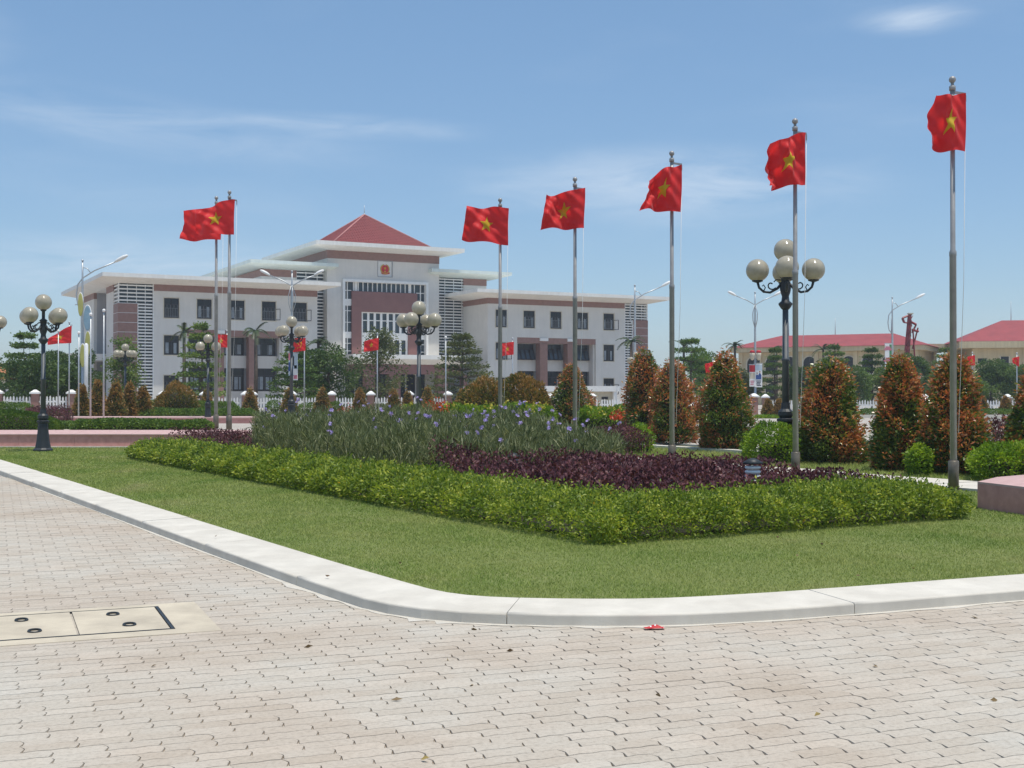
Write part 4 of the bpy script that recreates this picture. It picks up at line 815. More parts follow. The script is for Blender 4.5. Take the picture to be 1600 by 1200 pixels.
def flag(label, hx, hy, topz, hoist, spec, group, emblem='star', az=None):
    """cloth hung from its hoist (right edge) at (hx, hy, topz) flying to the left; spec gives its silhouette"""
    wt, wb, dt, db, amp, ph, fr, crv = spec                      # top and bottom widths, drops of the fly corners, wave amplitude, phase, waves, edge curve
    az = az if az is not None else random.uniform(-0.25, 0.25)
    def S(s, t):
        w = wt+(wb-wt)*t; dz = dt*(s**1.25)*(1-t) + db*(s**1.1)*t
        sway = amp*(s**0.65)*sin(2*pi*(fr*s + 0.45*t*(1+0.5*s)) + ph) + amp*0.4*s*sin(2*pi*(2.3*fr*s-0.9*t)+1.7*ph) + amp*0.22*sin(2*pi*(3.1*t + 2.6*s) + 2.2*ph)*s**0.4
        ripple = crv*sin(pi*s*1.6+ph*0.5)*s
        xx = -w*s + 0.05*amp*cos(7*s+5*t+ph) - 0.04*t*hoist*0.6; zz = -t*hoist - dz + ripple*(1-0.5*t) - amp*0.18*s*cos(9*s+4*t+ph)
        return np.array([xx*cos(az) + sway*sin(az), -sway*cos(az) + xx*sin(az), zz])
    fl = MB(); nx, ny = 34, 22
    for i in range(nx+1):
        for j in range(ny+1): fl.v.append(tuple(S(i/nx, j/ny)))
    for i in range(nx):
        for j in range(ny):
            a = i*(ny+1)+j; fl.f.append((a, a+1, a+ny+2, a+ny+1)); fl.sm.append(True); fl.mi.append(0)
    o = fl.build('flag', M['flag_red'], None, (hx, hy - 0.10*hoist, topz)); tag(o, label, 'flag', group)
    def on(s, t, e):
        h = 1e-3; n = np.cross(S(s+h, t)-S(s-h, t), S(s, t+h)-S(s, t-h)); n /= np.linalg.norm(n)+1e-9; return tuple(S(s, t) + n*e)
    asp = hoist/1.5/hoist                                          # a real flag is 3:2, so the star is drawn in cloth coordinates
    if emblem == 'star':
        mb = MB(); pts = []
        for i in range(10): r = 0.25 if i % 2 == 0 else 0.098; a = pi/2+i*pi/5; pts.append((0.5 - r*cos(a)*asp, 0.5 - r*sin(a)))
        for e in (0.006, -0.006):
            for i in range(10):
                A, B = np.array(pts[i]), np.array(pts[(i+1) % 10]); C = np.array([0.5, 0.5]); K = 5
                for k in range(K):
                    f0, f1 = k/K, (k+1)/K; m = 3
                    for q in range(m):
                        P = [C+(A+(B-A)*q/m-C)*f0, C+(A+(B-A)*(q+1)/m-C)*f0, C+(A+(B-A)*(q+1)/m-C)*f1, C+(A+(B-A)*q/m-C)*f1]
                        mb.add([on(*p, e) for p in P], [(0, 1, 2, 3)])
        mb.build('star', M['flag_yellow'], o)
    else:                                                        # crossed hammer and sickle
        mb = MB()
        def stroke(pts, w, e):
            for k in range(len(pts)-1):
                a, b = np.array(pts[k]), np.array(pts[k+1]); t_ = b-a; t_ /= np.linalg.norm(t_); n_ = np.array([-t_[1], t_[0]])
                w0 = w[k] if hasattr(w, '__len__') else w; w1 = w[k+1] if hasattr(w, '__len__') else w
                mb.add([on(0.5-(p[0])*asp, 0.5-p[1], e) for p in (a-n_*w0, b-n_*w1, b+n_*w1, a+n_*w0)], [(0, 1, 2, 3)])
        arc = [(0.02+0.24*cos(q), 0.02+0.24*sin(q)) for q in np.linspace(radians(115), radians(-115), 14)]
        for e in (0.006, -0.006):
            stroke(arc, [0.008+0.035*sin(pi*min(k/11, 1)) for k in range(14)], e); stroke([arc[-1], (-0.20, -0.27)], 0.03, e)
            stroke([(-0.17, 0.17), (0.22, -0.24)], 0.026, e); stroke([(-0.24, 0.10), (-0.10, 0.24)], 0.05, e)
        mb.build('hammer_and_sickle', M['flag_yellow'], o)
    return o
UNITD = 9.72
PROW = [(1489.5, 2.016, 118, (1508, 147, 91), (0.52, 0.64, 0.06, -0.02, 0.13, 3.4, 0.95, 0.05), 'tallest flagpole standing nearest the pink granite planter', 'narrow drooping red flag on the tallest pole by the granite planter', 0.2),
        (1243, 2.320, 184, (1258, 208, 82), (0.68, 0.80, 0.22, 0.10, 0.18, 2.2, 1.25, 0.04), 'flagpole standing just in front of the big five globe lamp', 'red flag with pointed sagging fly end above the big globe lamp', 0.3),
        (1050, 2.639, 235, (1065, 258, 74), (0.64, 0.90, 0.26, 0.0, 0.16, 4.0, 1.1, -0.06), 'flagpole between the conical red shrubs and the right wing of the building', 'red flag slanting down to the left, over the right end of the building', 0.22),
        (898.5, 2.950, 276, (914, 294, 63), (0.90, 1.00, 0.22, 0.05, 0.16, 5.2, 1.15, 0.05), 'flagpole in front of the right wing rising behind the violet flower bed', 'red flag with folded yellow star above the right wing of the building', 0.1),
        (781.5, 3.268, 309, (795, 326, 58), (1.08, 1.17, -0.06, -0.16, 0.14, 1.2, 1.0, 0.07), 'flagpole farthest along the row, beside the central tower', 'red flag with open five pointed yellow star flying beside the central tower', 0.12)]
for (px, un, pt, (hx, hy, hh), spec, lp, lf_, az) in PROW:
    d = un*UNITD; z = 0.09; H = zat(pt, d) - z; x = at(px, d)
    flagpole(lp, x, d, z, H, 'flagpoles in a row beside the flower bed')
    flag(lf_, at(hx, d), d, zat(hy, d), hh*d/FPX, spec, 'flags on the row of flagpoles', az=az)
for (px, d, pt, (hx, hy, hh), spec, lp, lf_, az) in [
        (358, 41.8, 297, (367.5, 312, 55), (1.28, 1.35, 0.34, -0.05, 0.15, 0.6, 1.1, 0.06), 'right pole of the close pair of flagpoles on the left plaza', 'red flag with clear yellow star on the right pole of the left pair', -0.05),
        (337.5, 43.5, 306, (347, 322, 53), (1.30, 1.38, 0.18, 0.02, 0.15, 2.9, 1.05, 0.07), 'left pole of the close pair of flagpoles on the left plaza', 'red flag partly hidden behind the flag of the next pole on the left plaza', 0.05)]:
    z = 0.42; flagpole(lp, at(px, d), d, z, zat(pt, d)-z, 'pair of flagpoles on the left plaza', 1.2)
    flag(lf_, at(hx, d), d, zat(hy, d), hh*d/FPX, spec, 'flags of the left pair', az=az)
small = [(108, 70, 504, (113, 509, 27), (1.30, 1.35, 0.75, 0.10, 0.08, 1.0, 1.0, 0.0), 'thin pole with a red flag left of the building, beside dark trees', 'small red flag drooping leftwards before the dark trees on the far left', 'star'),
         (354.5, 68, 517, (357, 523, 20), (0.75, 0.75, 0.0, 0.0, 0.07, 2.0, 1.0, 0.0), 'thin pole hidden behind the left flagpole pair', 'small red star flag seen between the left flagpole pair and the clustered lamp', 'star'),
         (475.5, 72, 525, (478, 528, 20), (0.70, 0.80, 0.05, 0.10, 0.07, 3.0, 1.0, 0.0), 'thin pole right of the middle globe lamp, with a party flag', 'small red flag with a yellow hammer and sickle beside the middle globe lamp', 'hs'),
         (589.5, 73, 521, (592, 528, 19), (0.85, 0.85, 0.20, 0.12, 0.07, 4.0, 1.0, 0.0), 'thin pole with a red flag before the central tower entrance', 'small red star flag before the mauve portal of the tower', 'star'),
         (801, 74, 529, (803, 534, 20), (0.72, 0.78, 0.12, 0.10, 0.07, 0.5, 1.0, 0.0), 'thin pole with a red flag before the right wing windows', 'small red star flag before the right wing beside a tall flagpole', 'star'),
         (1114, 76, 560, (1117, 565, 21), (0.62, 0.55, 0.15, -0.1, 0.10, 0.9, 1.4, 0.0), 'thin pole with a red flag behind the conical shrub right of the building', 'crumpled small red flag just above the conical shrub right of the building', 'star'),
         (1519.5, 84, 551, (1523, 555, 16), (0.50, 0.55, 0.1, 0.0, 0.09, 2.5, 1.3, 0.0), 'thin pole with a red flag just right of the tallest flagpole', 'small crumpled red flag just right of the tallest flagpole', 'star'),
         (1589, 84, 552, (1592, 557, 16), (0.55, 0.40, 0.15, -0.25, 0.08, 5.5, 1.2, 0.0), 'thin pole with a red flag at the far right edge', 'small red flag at the far right edge before the yellow building', 'star')]
for (px, d, pt, (hx, hy, hh), spec, lp, lf_, em_) in small:
    t = thing('thin_flagpole', lp, 'flagpole', (at(px, d), d, 0.25), 0, 'thin flagpoles farther back'); H = zat(pt, d)-0.25
    MB().tube([(0, 0, 0), (0, 0, H)], [0.045, 0.03], 8).build('pole', M['galv'], t); MB().sphere((0, 0, H), 0.06, 8, 6).build('finial', M['galv'], t)
    MB().box(0, at(hx, d)-at(px, d), -0.015, 0.015, H-0.16, H-0.12).build('bracket', M['galv'], t)
    flag(lf_, at(hx, d), d-0.02, zat(hy, d), hh*d/FPX, spec, 'small flags farther back', emblem=em_, az=0.05)
for (px, d, pt, pb, lb) in [(91, 64, 517, 650, 'bare thin pole left of the drooping small red flag'), (141.5, 52, 491, 662, 'bare thin pole just right of the oval decorations'), (162, 51.5, 485, 661, 'bare thin pole before the left end of the building'), (123, 56, 520, 660, 'bare thin pole close left of the oval decorations'), (696.5, 66, 527, 640, 'bare thin pole before the layered tree right of the entrance')]:
    t = thing('thin_flagpole', lb, 'flagpole', (at(px, d), d, 0.3), 0, 'thin bare poles'); H = zat(pt, d)-0.3
    MB().tube([(0, 0, 0), (0, 0, H)], [0.04, 0.028], 8).build('pole', M['galv'], t); MB().sphere((0, 0, H), 0.07, 8, 6).build('finial', M['white'], t)

# ------------------------------------------------------------------ five globe lamps
def globe_lamp():
    t = thing('globe_lamp', 'five globe street lamp', 'street lamp')
    MB().lathe([(0.30, 0), (0.30, 0.05), (0.24, 0.10), (0.20, 0.30), (0.165, 0.62), (0.15, 0.86), (0.19, 0.89), (0.19, 0.94), (0.13, 0.97), (0.165, 1.02), (0.165, 1.10), (0.105, 1.16), (0.09, 1.30)], 12, smooth=False).build('base', M['iron'], t)
    MB().lathe([(0.078, 1.25), (0.074, 2.2), (0.088, 2.21), (0.088, 2.26), (0.070, 2.27), (0.064, 3.35)], 12).build('pole', M['iron_grey'], t)
    MB().lathe([(0.07, 3.33), (0.10, 3.36), (0.15, 3.44), (0.15, 3.47), (0.09, 3.52), (0.075, 3.62), (0.11, 3.72), (0.12, 3.80), (0.09, 3.95), (0.10, 4.02), (0.13, 4.05), (0.09, 4.09), (0.05, 4.12), (0.05, 4.34), (0.09, 4.37), (0.10, 4.40)], 12).build('head', M['iron'], t)
    zg = 4.20
    for k in range(4):
        q = k*pi/2; c, s_ = cos(q), sin(q); P = lambda r, z: (r*c, r*s_, z)
        mb = MB(); mb.tube([P(0.07, 3.92), P(0.17, 3.80), P(0.33, 3.71), P(0.47, 3.73), P(0.565, 3.82), P(0.60, 3.95)], [0.034, 0.03, 0.027, 0.027, 0.027, 0.03], 7)
        sp = [P(0.30+(0.115-0.011*j)*cos(j*0.62+3.7), 3.875+(0.115-0.011*j)*sin(j*0.62+3.7)) for j in range(9)]; mb.tube(sp, 0.017, 6)
        mb.tube([P(0.47, 3.74), P(0.43, 3.82), P(0.47, 3.88), P(0.50, 3.85)], 0.014, 6); mb.tube([P(0.10, 3.98), P(0.2, 3.99), P(0.25, 3.94)], 0.014, 6)
        mb.lathe([(0.045, 3.93), (0.115, 3.955), (0.12, 3.985), (0.06, 3.99)], 12, P(0.60, 0)); arm = mb.build('arm', M['iron'], t)
        g = MB().sphere((0, 0, 0), 0.25, 28, 18).build('globe', M['globe'], t, P(0.60, zg))
    MB().sphere((0, 0, 0), 0.25, 28, 18).build('globe', M['globe'], t, (0, 0, 4.63)); return t
GL = globe_lamp(); first_used = False
for (px, d, z, sc, rot, lb) in [
        (1227.5, 27.3, 0.12, 1.0, 9, 'largest five globe lamp, rising behind the conical shrubs right of centre'),
        (67.5, 33.0, 0.10, 0.85, 20, 'five globe lamp on the lawn before the long pink granite wall'),
        (654.5, 39.9, 0.10, 0.92, 21, 'five globe lamp before the entrance of the government building'),
        (455.5, 51.6, 0.30, 0.93, 25, 'five globe lamp with a picture banner behind its post, before the left wing'),
        (325, 51.0, 0.42, 0.745, 30, 'five globe lamp close left of the paired flagpoles'),
        (195.5, 66.0, 0.42, 0.79, 45, 'small distant five globe lamp before the louvred left corner of the building'),
        (-23, 42.0, 0.42, 0.86, 5, 'five globe lamp cut off by the left edge of the view'),
        (993.5, 85.0, 0.25, 0.87, 44, 'distant five globe lamp at the right end of the building')]:
    o = GL if not first_used else copy_tree(GL); first_used = True
    o.location = (at(px, d), d, z); o.scale = (sc,)*3; o.rotation_euler = (0, 0, radians(-rot)); o['label'] = lb; o['group'] = 'five globe lamps round the plaza'

# ------------------------------------------------------------------ tall street lights
def street_light(label, px, d, toppy, double=False, hood=1.0):
    z0 = 0.25; H = zat(toppy, d)-z0; t = thing('street_light', label, 'street light', (at(px, d), d, z0), 0, 'tall galvanised street lights')
    MB().lathe([(0.16, 0), (0.16, 0.5), (0.11, 0.55), (0.095, H*0.55), (0.06, H-1.2), (0.05, H)], 10).sphere((0, 0, H), 0.08, 8, 6).build('pole', M['galv'], t)
    for sg in ((1, -1) if double else (1,)):
        mb = MB(); reach = (2.0 if not double else 1.55)*sg*hood
        if double: mb.tube([(0, 0, H-1.4), (0.05*sg, 0, H-1.0), (reach*0.45, 0, H-0.62), (reach, 0, H-0.28)], 0.04, 7)
        else:
            mb.tube([(0.04, 0, H-3.2), (-0.28, 0, H-2.8), (-0.38, 0, H-2.2), (-0.30, 0, H-1.5), (0, 0, H-1.1), (0.75, 0, H-0.62), (reach, 0, H-0.1)], 0.042, 7); mb.tube([(0.0, 0, H-0.42), (0.3, 0, H-0.5), (0.5, 0, H-0.76)], 0.03, 6)
        mb.build('arm', M['galv'], t)
        ux, uz = cos(radians(27))*sg, sin(radians(27)); zb = H-(0.28 if double else 0.1)
        mb = MB(); R = []
        for f, r, hh in ((0, 0.05, 0.05), (0.12, 0.11, 0.10), (0.35, 0.17, 0.14), (0.7, 0.19, 0.14), (0.92, 0.12, 0.09), (1.0, 0.03, 0.03)):
            L_ = f*(0.95 if not double else 0.8); R.append([(reach+ux*L_-uz*hh*sg*sin(q)*0.6, r*cos(q), zb+uz*L_+hh*sin(q)*(1.0 if sin(q) > 0 else 0.55)) for q in np.linspace(0, 2*pi, 10, endpoint=False)])
        mb.rings(R).build('lantern', M['louvre'], t)
    if double:
        mb = MB()
        for q in range(4): a = q*pi/2+0.5; mb.tube([(0.05*cos(a), 0.05*sin(a), H-2.9), (0.24*cos(a), 0.24*sin(a), H-2.3), (0.26*cos(a), 0.26*sin(a), H-1.7), (0.05*cos(a), 0.05*sin(a), H-1.0)], 0.025, 6)
        mb.build('cage', M['galv'], t)
    return t
street_light('single arm street light with coloured oval ornaments, left of the building', 128.5, 78, 407)
street_light('double arm street light standing before the left wing roof', 456, 88, 424, True)
street_light('single arm street light at the right end of the building', 992, 95, 446)
street_light('double arm street light with two banners, left of the biggest globe lamp', 1180, 103, 457, True)
street_light('single arm street light with a lotus banner, before the long yellow building', 1394.5, 108, 465)
# oval ornaments fixed along the first street light (things that hang on it)
for (px, py, rx, ry, mt, lb) in [(125.5, 476, 0.16, 0.72, 'yel_paint', 'topmost yellow oval ornament on the left street light'), (136.5, 497, 0.24, 0.78, 'blue_paint', 'pale blue oval ornament on the left street light'), (137, 537, 0.17, 0.76, 'yel_paint', 'yellow oval ornament below the pale blue one'), (129, 556, 0.16, 0.72, 'yel_paint', 'lowest yellow oval ornament on the left street light')]:
    d = 77.7; mb = MB()
    mb.rings([[(rx*f*cos(q), y, ry*f*sin(q)) for q in np.linspace(0, 2*pi, 24, endpoint=False)] for f, y in ((0.9, 0.05), (1.0, 0.03), (1.0, -0.03), (0.9, -0.05))], smooth=False)
    o = mb.build('ornament', M[mt], None, (at(px, d), d, zat(py, d))); tag(o, lb, 'ornament', 'oval ornaments on the street light')
    MB().tube([(rx*1.03*cos(q), 0, ry*1.03*sin(q)) for q in np.linspace(0.2, pi-0.2, 14)], 0.035, 6).build('rim', M['white'], o); MB().box(-0.35, 0.35, 0.02, 0.05, -0.03, 0.03).build('clamp', M['galv'], o)
o = MB().lathe([(0.13, 0), (0.13, 4.4), (0.05, 4.5)], 8).build('ornament_post', M['louvre'], None, (at(134.5, 77), 77, 0.25)); tag(o, 'pale grey post supporting the oval ornaments', 'post')

# banners
def banner(label, px, py0, py1, w, d, pieces, base):
    h = (py1-py0)*d/FPX; o = MB().box(-w/2, w/2, 0, 0.04, 0, h).build('banner', M[base], None, (at(px, d), d, zat(py1, d))); tag(o, label, 'banner', 'street banners')
    for (nm, x0, x1, z0, z1, mt) in pieces: MB().box(-w/2+x0*w, -w/2+x1*w, -0.006 if nm != 'back' else 0.041, -0.001, z0*h, z1*h).build(nm, M[mt], o)
    MB().box(-w/2-0.05, w/2+0.05, 0.0, 0.04, h, h+0.05).build('top_bar', M['galv'], o); return o
def bars(n, z0, z1, mt, x0=0.15, x1=0.85): return [('text_line', x0+0.05*(k % 2), x1-0.06*(k % 3), z1-(k+0.7)*(z1-z0)/n, z1-(k+0.1)*(z1-z0)/n, mt) for k in range(n)]
o = banner('white banner with two dark suited figures, right side of the street light', 1185.5, 568.5, 605, 0.58, 102.8, [('picture', 0.0, 1.0, 0.72, 0.96, 'print_pale')] + bars(4, 0.04, 0.29, 'print_dark'), 'white')
mb = MB(); h_ = 36.5*102.8/FPX
for (x, zt, r) in ((-0.13, 0.60, 0.05), (0.09, 0.66, 0.065)):
    mb.rings([[(x+k_*sx_, -0.012 if q else -0.002, z*h_) for sx_, z in ((-1.6, 0.33), (1.6, 0.33), (1.7, 0.50), (0.7, zt-0.06), (-0.7, zt-0.06), (-1.7, 0.50))] for q in (1, 0) for k_ in (r*1.2,)], smooth=False)
mb.build('figure_suit', M['print_blue'], o)
mb = MB()
for (x, zt, r) in ((-0.13, 0.60, 0.05), (0.09, 0.66, 0.065)): mb.rings([[(x+r*cos(q), -0.014 if e else -0.002, zt*h_+r*1.2*sin(q)) for q in np.linspace(0, 2*pi, 14, endpoint=False)] for e in (1, 0)], smooth=False)
mb.build('figure_face', M['skin_print'], o)
banner('red and cream banner on the left side of the same street light', 1175.5, 570, 604, 0.46, 102.8, [('picture', 0, 1, 0.67, 0.99, 'print_red'), ('picture', 0.05, 0.95, 0.36, 0.64, 'print_cream')] + bars(3, 0.05, 0.28, 'print_pink'), 'white')
for px, lb in ((1175.5, 'small cream lantern sign above the red and cream banner'), (1185.5, 'small cream lantern sign above the white figure banner')):
    o = MB().lathe([(0.05, 0), (0.16, 0.12), (0.22, 0.45), (0.20, 0.62)], 10).build('lantern_sign', M['print_cream'], None, (at(px, 102.7), 102.7, zat(563, 102.7))); tag(o, lb, 'lantern sign', 'lantern signs above the banners'); MB().lathe([(0.21, 0.62), (0.19, 0.78), (0.05, 0.84)], 10).build('cap', M['print_red'], o); MB().box(-0.1, 0.1, 0.05, 0.09, -0.2, 0.02).build('bracket', M['iron'], o)
banner('tall picture banner with a pink foot behind the middle globe lamp', 459.5, 552.5, 594, 0.29, 52.2, [('picture', 0, 1, 0.42, 0.98, 'print_pale'), ('picture', 0.1, 0.5, 0.55, 0.9, 'print_cream'), ('picture', 0.45, 0.95, 0.05, 0.19, 'print_pink'), ('picture', 0.5, 0.9, 0.44, 0.56, 'print_dark')], 'white')
banner('narrow blue banner partly hidden by the middle globe lamp post', 453.4, 552, 587, 0.14, 52.2, [('picture', 0, 1, 0.2, 0.6, 'print_blue'), ('picture', 0, 1, 0.7, 1.0, 'print_pink')], 'print_pale')
o = banner('lotus flower banner, green and pink, on the street light before the yellow building', 1388.5, 537, 577, 0.62, 107.8, [('stem', 0.62, 0.95, 0.3, 0.97, 'print_green'), ('stem', 0.2, 0.6, 0.02, 0.22, 'print_green')], 'white')
for cz in (0.36, 0.80):
    mb = MB()
    for k in range(7):
        a = radians(90+(k-3)*27); L_ = 0.36 if k % 2 else 0.42; c = (-0.06, cz*40*107.8/FPX-0.1); ux, uz = cos(a), sin(a)
        mb.add([(c[0], -0.012, c[1]), (c[0]+ux*L_*0.55-uz*0.09, -0.02, c[1]+uz*L_*0.55+ux*0.09), (c[0]+ux*L_, -0.012, c[1]+uz*L_), (c[0]+ux*L_*0.55+uz*0.09, -0.02, c[1]+uz*L_*0.55-ux*0.09)], [(0, 1, 2, 3), (3, 2, 1, 0)])
    mb.build('lotus', M['print_pink'], o)
# picture board by the entrance
o = MB().box(-0.33, 0.33, 0, 0.05, 0.9, 1.75).build('picture_board', M['print_pale'], None, (at(733.5, 66), 66, 0.25)); tag(o, 'red and blue picture board on posts between the entrance and the bronze shrubs', 'sign')
MB().box(-0.3, -0.25, 0.0, 0.05, 0, 0.9).box(0.25, 0.3, 0, 0.05, 0, 0.9).build('leg', M['galv'], o)
for (x0, x1, z0, z1, mt) in ((-0.31, -0.1, 1.45, 1.72, 'print_red'), (-0.12, 0.14, 1.2, 1.5, 'print_red'), (-0.25, 0.02, 0.95, 1.18, 'print_blue'), (0.08, 0.3, 1.3, 1.68, 'print_blue'), (0.05, 0.3, 0.95, 1.15, 'white')): MB().box(x0, x1, -0.01, -0.001, z0, z1).build('print', M[mt], o)

# garden lights among the purple leaves
def garden_light(x, y, z, label):
    t = thing('garden_light', label, 'garden light', (x, y, z)); MB().lathe([(0.06, 0), (0.06, 0.36)], 10).build('post', M['iron'], t)
    for k in range(4): MB().lathe([(0.085, 0.37+k*0.055), (0.10, 0.385+k*0.055), (0.10, 0.40+k*0.055), (0.08, 0.41+k*0.055)], 14).build('louvre_ring', M['white'], t)
    MB().lathe([(0.12, 0.60), (0.13, 0.615), (0.05, 0.66), (0.02, 0.67)], 14).build('cap', M['iron'], t)
garden_light(at(1176, 15.6), 15.6, 0.13, 'louvred garden bollard light half sunk in purple leaves')
garden_light(at(802, 19.4), 19.4, 0.02, 'garden light with dark cap between the violet flowers and purple leaves')

# red folded crane boom beyond the trees
cr = thing('crane_boom', 'red folded crane boom standing upright before the yellow building', 'crane', (at(1421, 128), 128, 0.25), radians(8))
Z = lambda py: zat(py, 128)-0.25
def leg3(a, b, r, mt='red_paint'): return MB().tube([a, b], r, 4, smooth=False)
for (a, b, r, nm) in [((-0.9, 0, 0), (0.05, 0, Z(493)), 0.19, 'main_boom'), ((-0.35, 0.3, 0), (0.25, 0.3, Z(500)), 0.15, 'second_boom'), ((0.85, -0.1, 0), (0.35, -0.1, Z(515)), 0.07, 'hydraulic_ram'), ((0.95, 0, Z(512)), (0.35, 0, Z(545)), 0.07, 'strut'), ((0.05, 0, Z(502)), (0.75, 0, Z(507)), 0.10, 'upper_arm'), ((0.75, 0, Z(507)), (0.3, 0, Z(520)), 0.08, 'strut'), ((0.3, 0, Z(515)), (1.0, 0, Z(518)), 0.10, 'lower_arm'), ((-0.75, 0, Z(497)), (0.25, 0, Z(491)), 0.09, 'head_arm'), ((-0.75, 0, Z(497)), (-0.55, 0, Z(504)), 0.11, 'hook_block'), ((-0.55, 0, Z(504)), (0.1, 0, Z(505)), 0.06, 'strut')]:
    leg3(a, b, r*1.2).build(nm, M['red_paint'], cr)
MB().box(-0.12, 0.35, -0.2, 0.2, Z(491), Z(489)).build('head_cap', M['print_cream'], cr)
mb = MB()
for k in range(9):
    f = k/9; g = (k+1)/9; P = lambda s, off: (-0.9+0.95*s+off, -0.21, Z(493)*s); mb.tube([P(f, -0.2), P(g, 0.25)], 0.03, 4); mb.tube([P(f, 0.25), P(g, -0.2)], 0.03, 4)
mb.build('lattice', surf('dark_red_lattice', (0.16, 0.03, 0.04), None, 0.6), cr); MB().box(-1.6, 1.4, -0.9, 1.2, -0.1, 1.2).build('carrier', M['red_paint'], cr)

# ------------------------------------------------------------------ white picket fence with brick piers
def fence(label, x0, y0, x1, y1, z, h, n, group):
    P, Q = np.array([x0, y0]), np.array([x1, y1]); Ln = float(np.linalg.norm(Q-P)); an = atan2(y1-y0, x1-x0)
    t = thing('picket_fence', label, 'fence', (x0, y0, z), an, group); st = Ln/n
    for i in range(n+1):
        c = cached(('fp', h), 'pier', lambda: MB().box(-0.21, 0.21, -0.21, 0.21, 0, h+0.1), M['brown_fence'], t, (i*st, 0, 0))
        cached(('fc', h), 'pier_cap', lambda: MB().prism([(-0.29, -0.29), (0.29, -0.29), (0.29, 0.29), (-0.29, 0.29)], h+0.102, h+0.2).prism([(-0.26, -0.26), (0.26, -0.26), (0.26, 0.26), (-0.26, 0.26)], h+0.201, h+0.36, [(-0.06, -0.06), (0.06, -0.06), (0.06, 0.06), (-0.06, 0.06)]), M['white'], c)
        if i == n: break
        def pk():
            mb = MB(); w = st-0.46; k_ = int(w/0.17)
            for k in range(k_):
                x = 0.23+(k+0.5)*w/k_; hh = h-0.03*((k*5) % 3); mb.add([(x-0.048, -0.03, 0.08), (x+0.048, -0.03, 0.08), (x+0.048, 0.0, 0.08), (x-0.048, 0.0, 0.08), (x-0.048, -0.03, hh-0.09), (x+0.048, -0.03, hh-0.09), (x+0.048, 0, hh-0.09), (x-0.048, 0, hh-0.09), (x, -0.03, hh), (x, 0, hh)], [(0,1,5,4),(1,2,6,5),(2,3,7,6),(3,0,4,7),(4,5,8),(6,7,9),(5,6,9,8),(7,4,8,9)])
            return mb
        cached(('pk', h, round(st, 2)), 'picket_panel', pk, M['white'], t, (i*st, 0, 0))
        cached(('rl', h, round(st, 2)), 'rail', lambda: MB().box(0.21, st-0.21, 0.004, 0.06, 0.25, 0.35).box(0.21, st-0.21, 0.004, 0.06, h-0.42, h-0.32), M['white'], t, (i*st, 0, 0))
M['brown_fence'] = surf('fence_pier_brick', (0.36, 0.20, 0.16), (0.28, 0.15, 0.12), 0.8, 4)
fence('white picket fence with capped piers along the front of the building', at(395, 77), 77, at(700, 78.5), 78.5, 0.22, 1.22, 5, 'white picket fences')
fence('white picket fence left of the building before dark trees', at(-60, 75), 75, at(112, 76), 76, 0.3, 1.22, 3, 'white picket fences')
fence('white picket fence before the left wing behind clipped hedges', at(255, 76.4), 76.4, at(384, 76.9), 76.9, 0.22, 1.22, 2, 'white picket fences')
fence('white picket fence before the right wing and the trees beside it', at(860, 80), 80, at(1178, 82), 82, 0.2, 1.1, 5, 'white picket fences')
fence('white picket fence on the far right below the yellow buildings', at(1196, 84), 84, at(1640, 80), 80, 0.2, 1.05, 7, 'white picket fences')
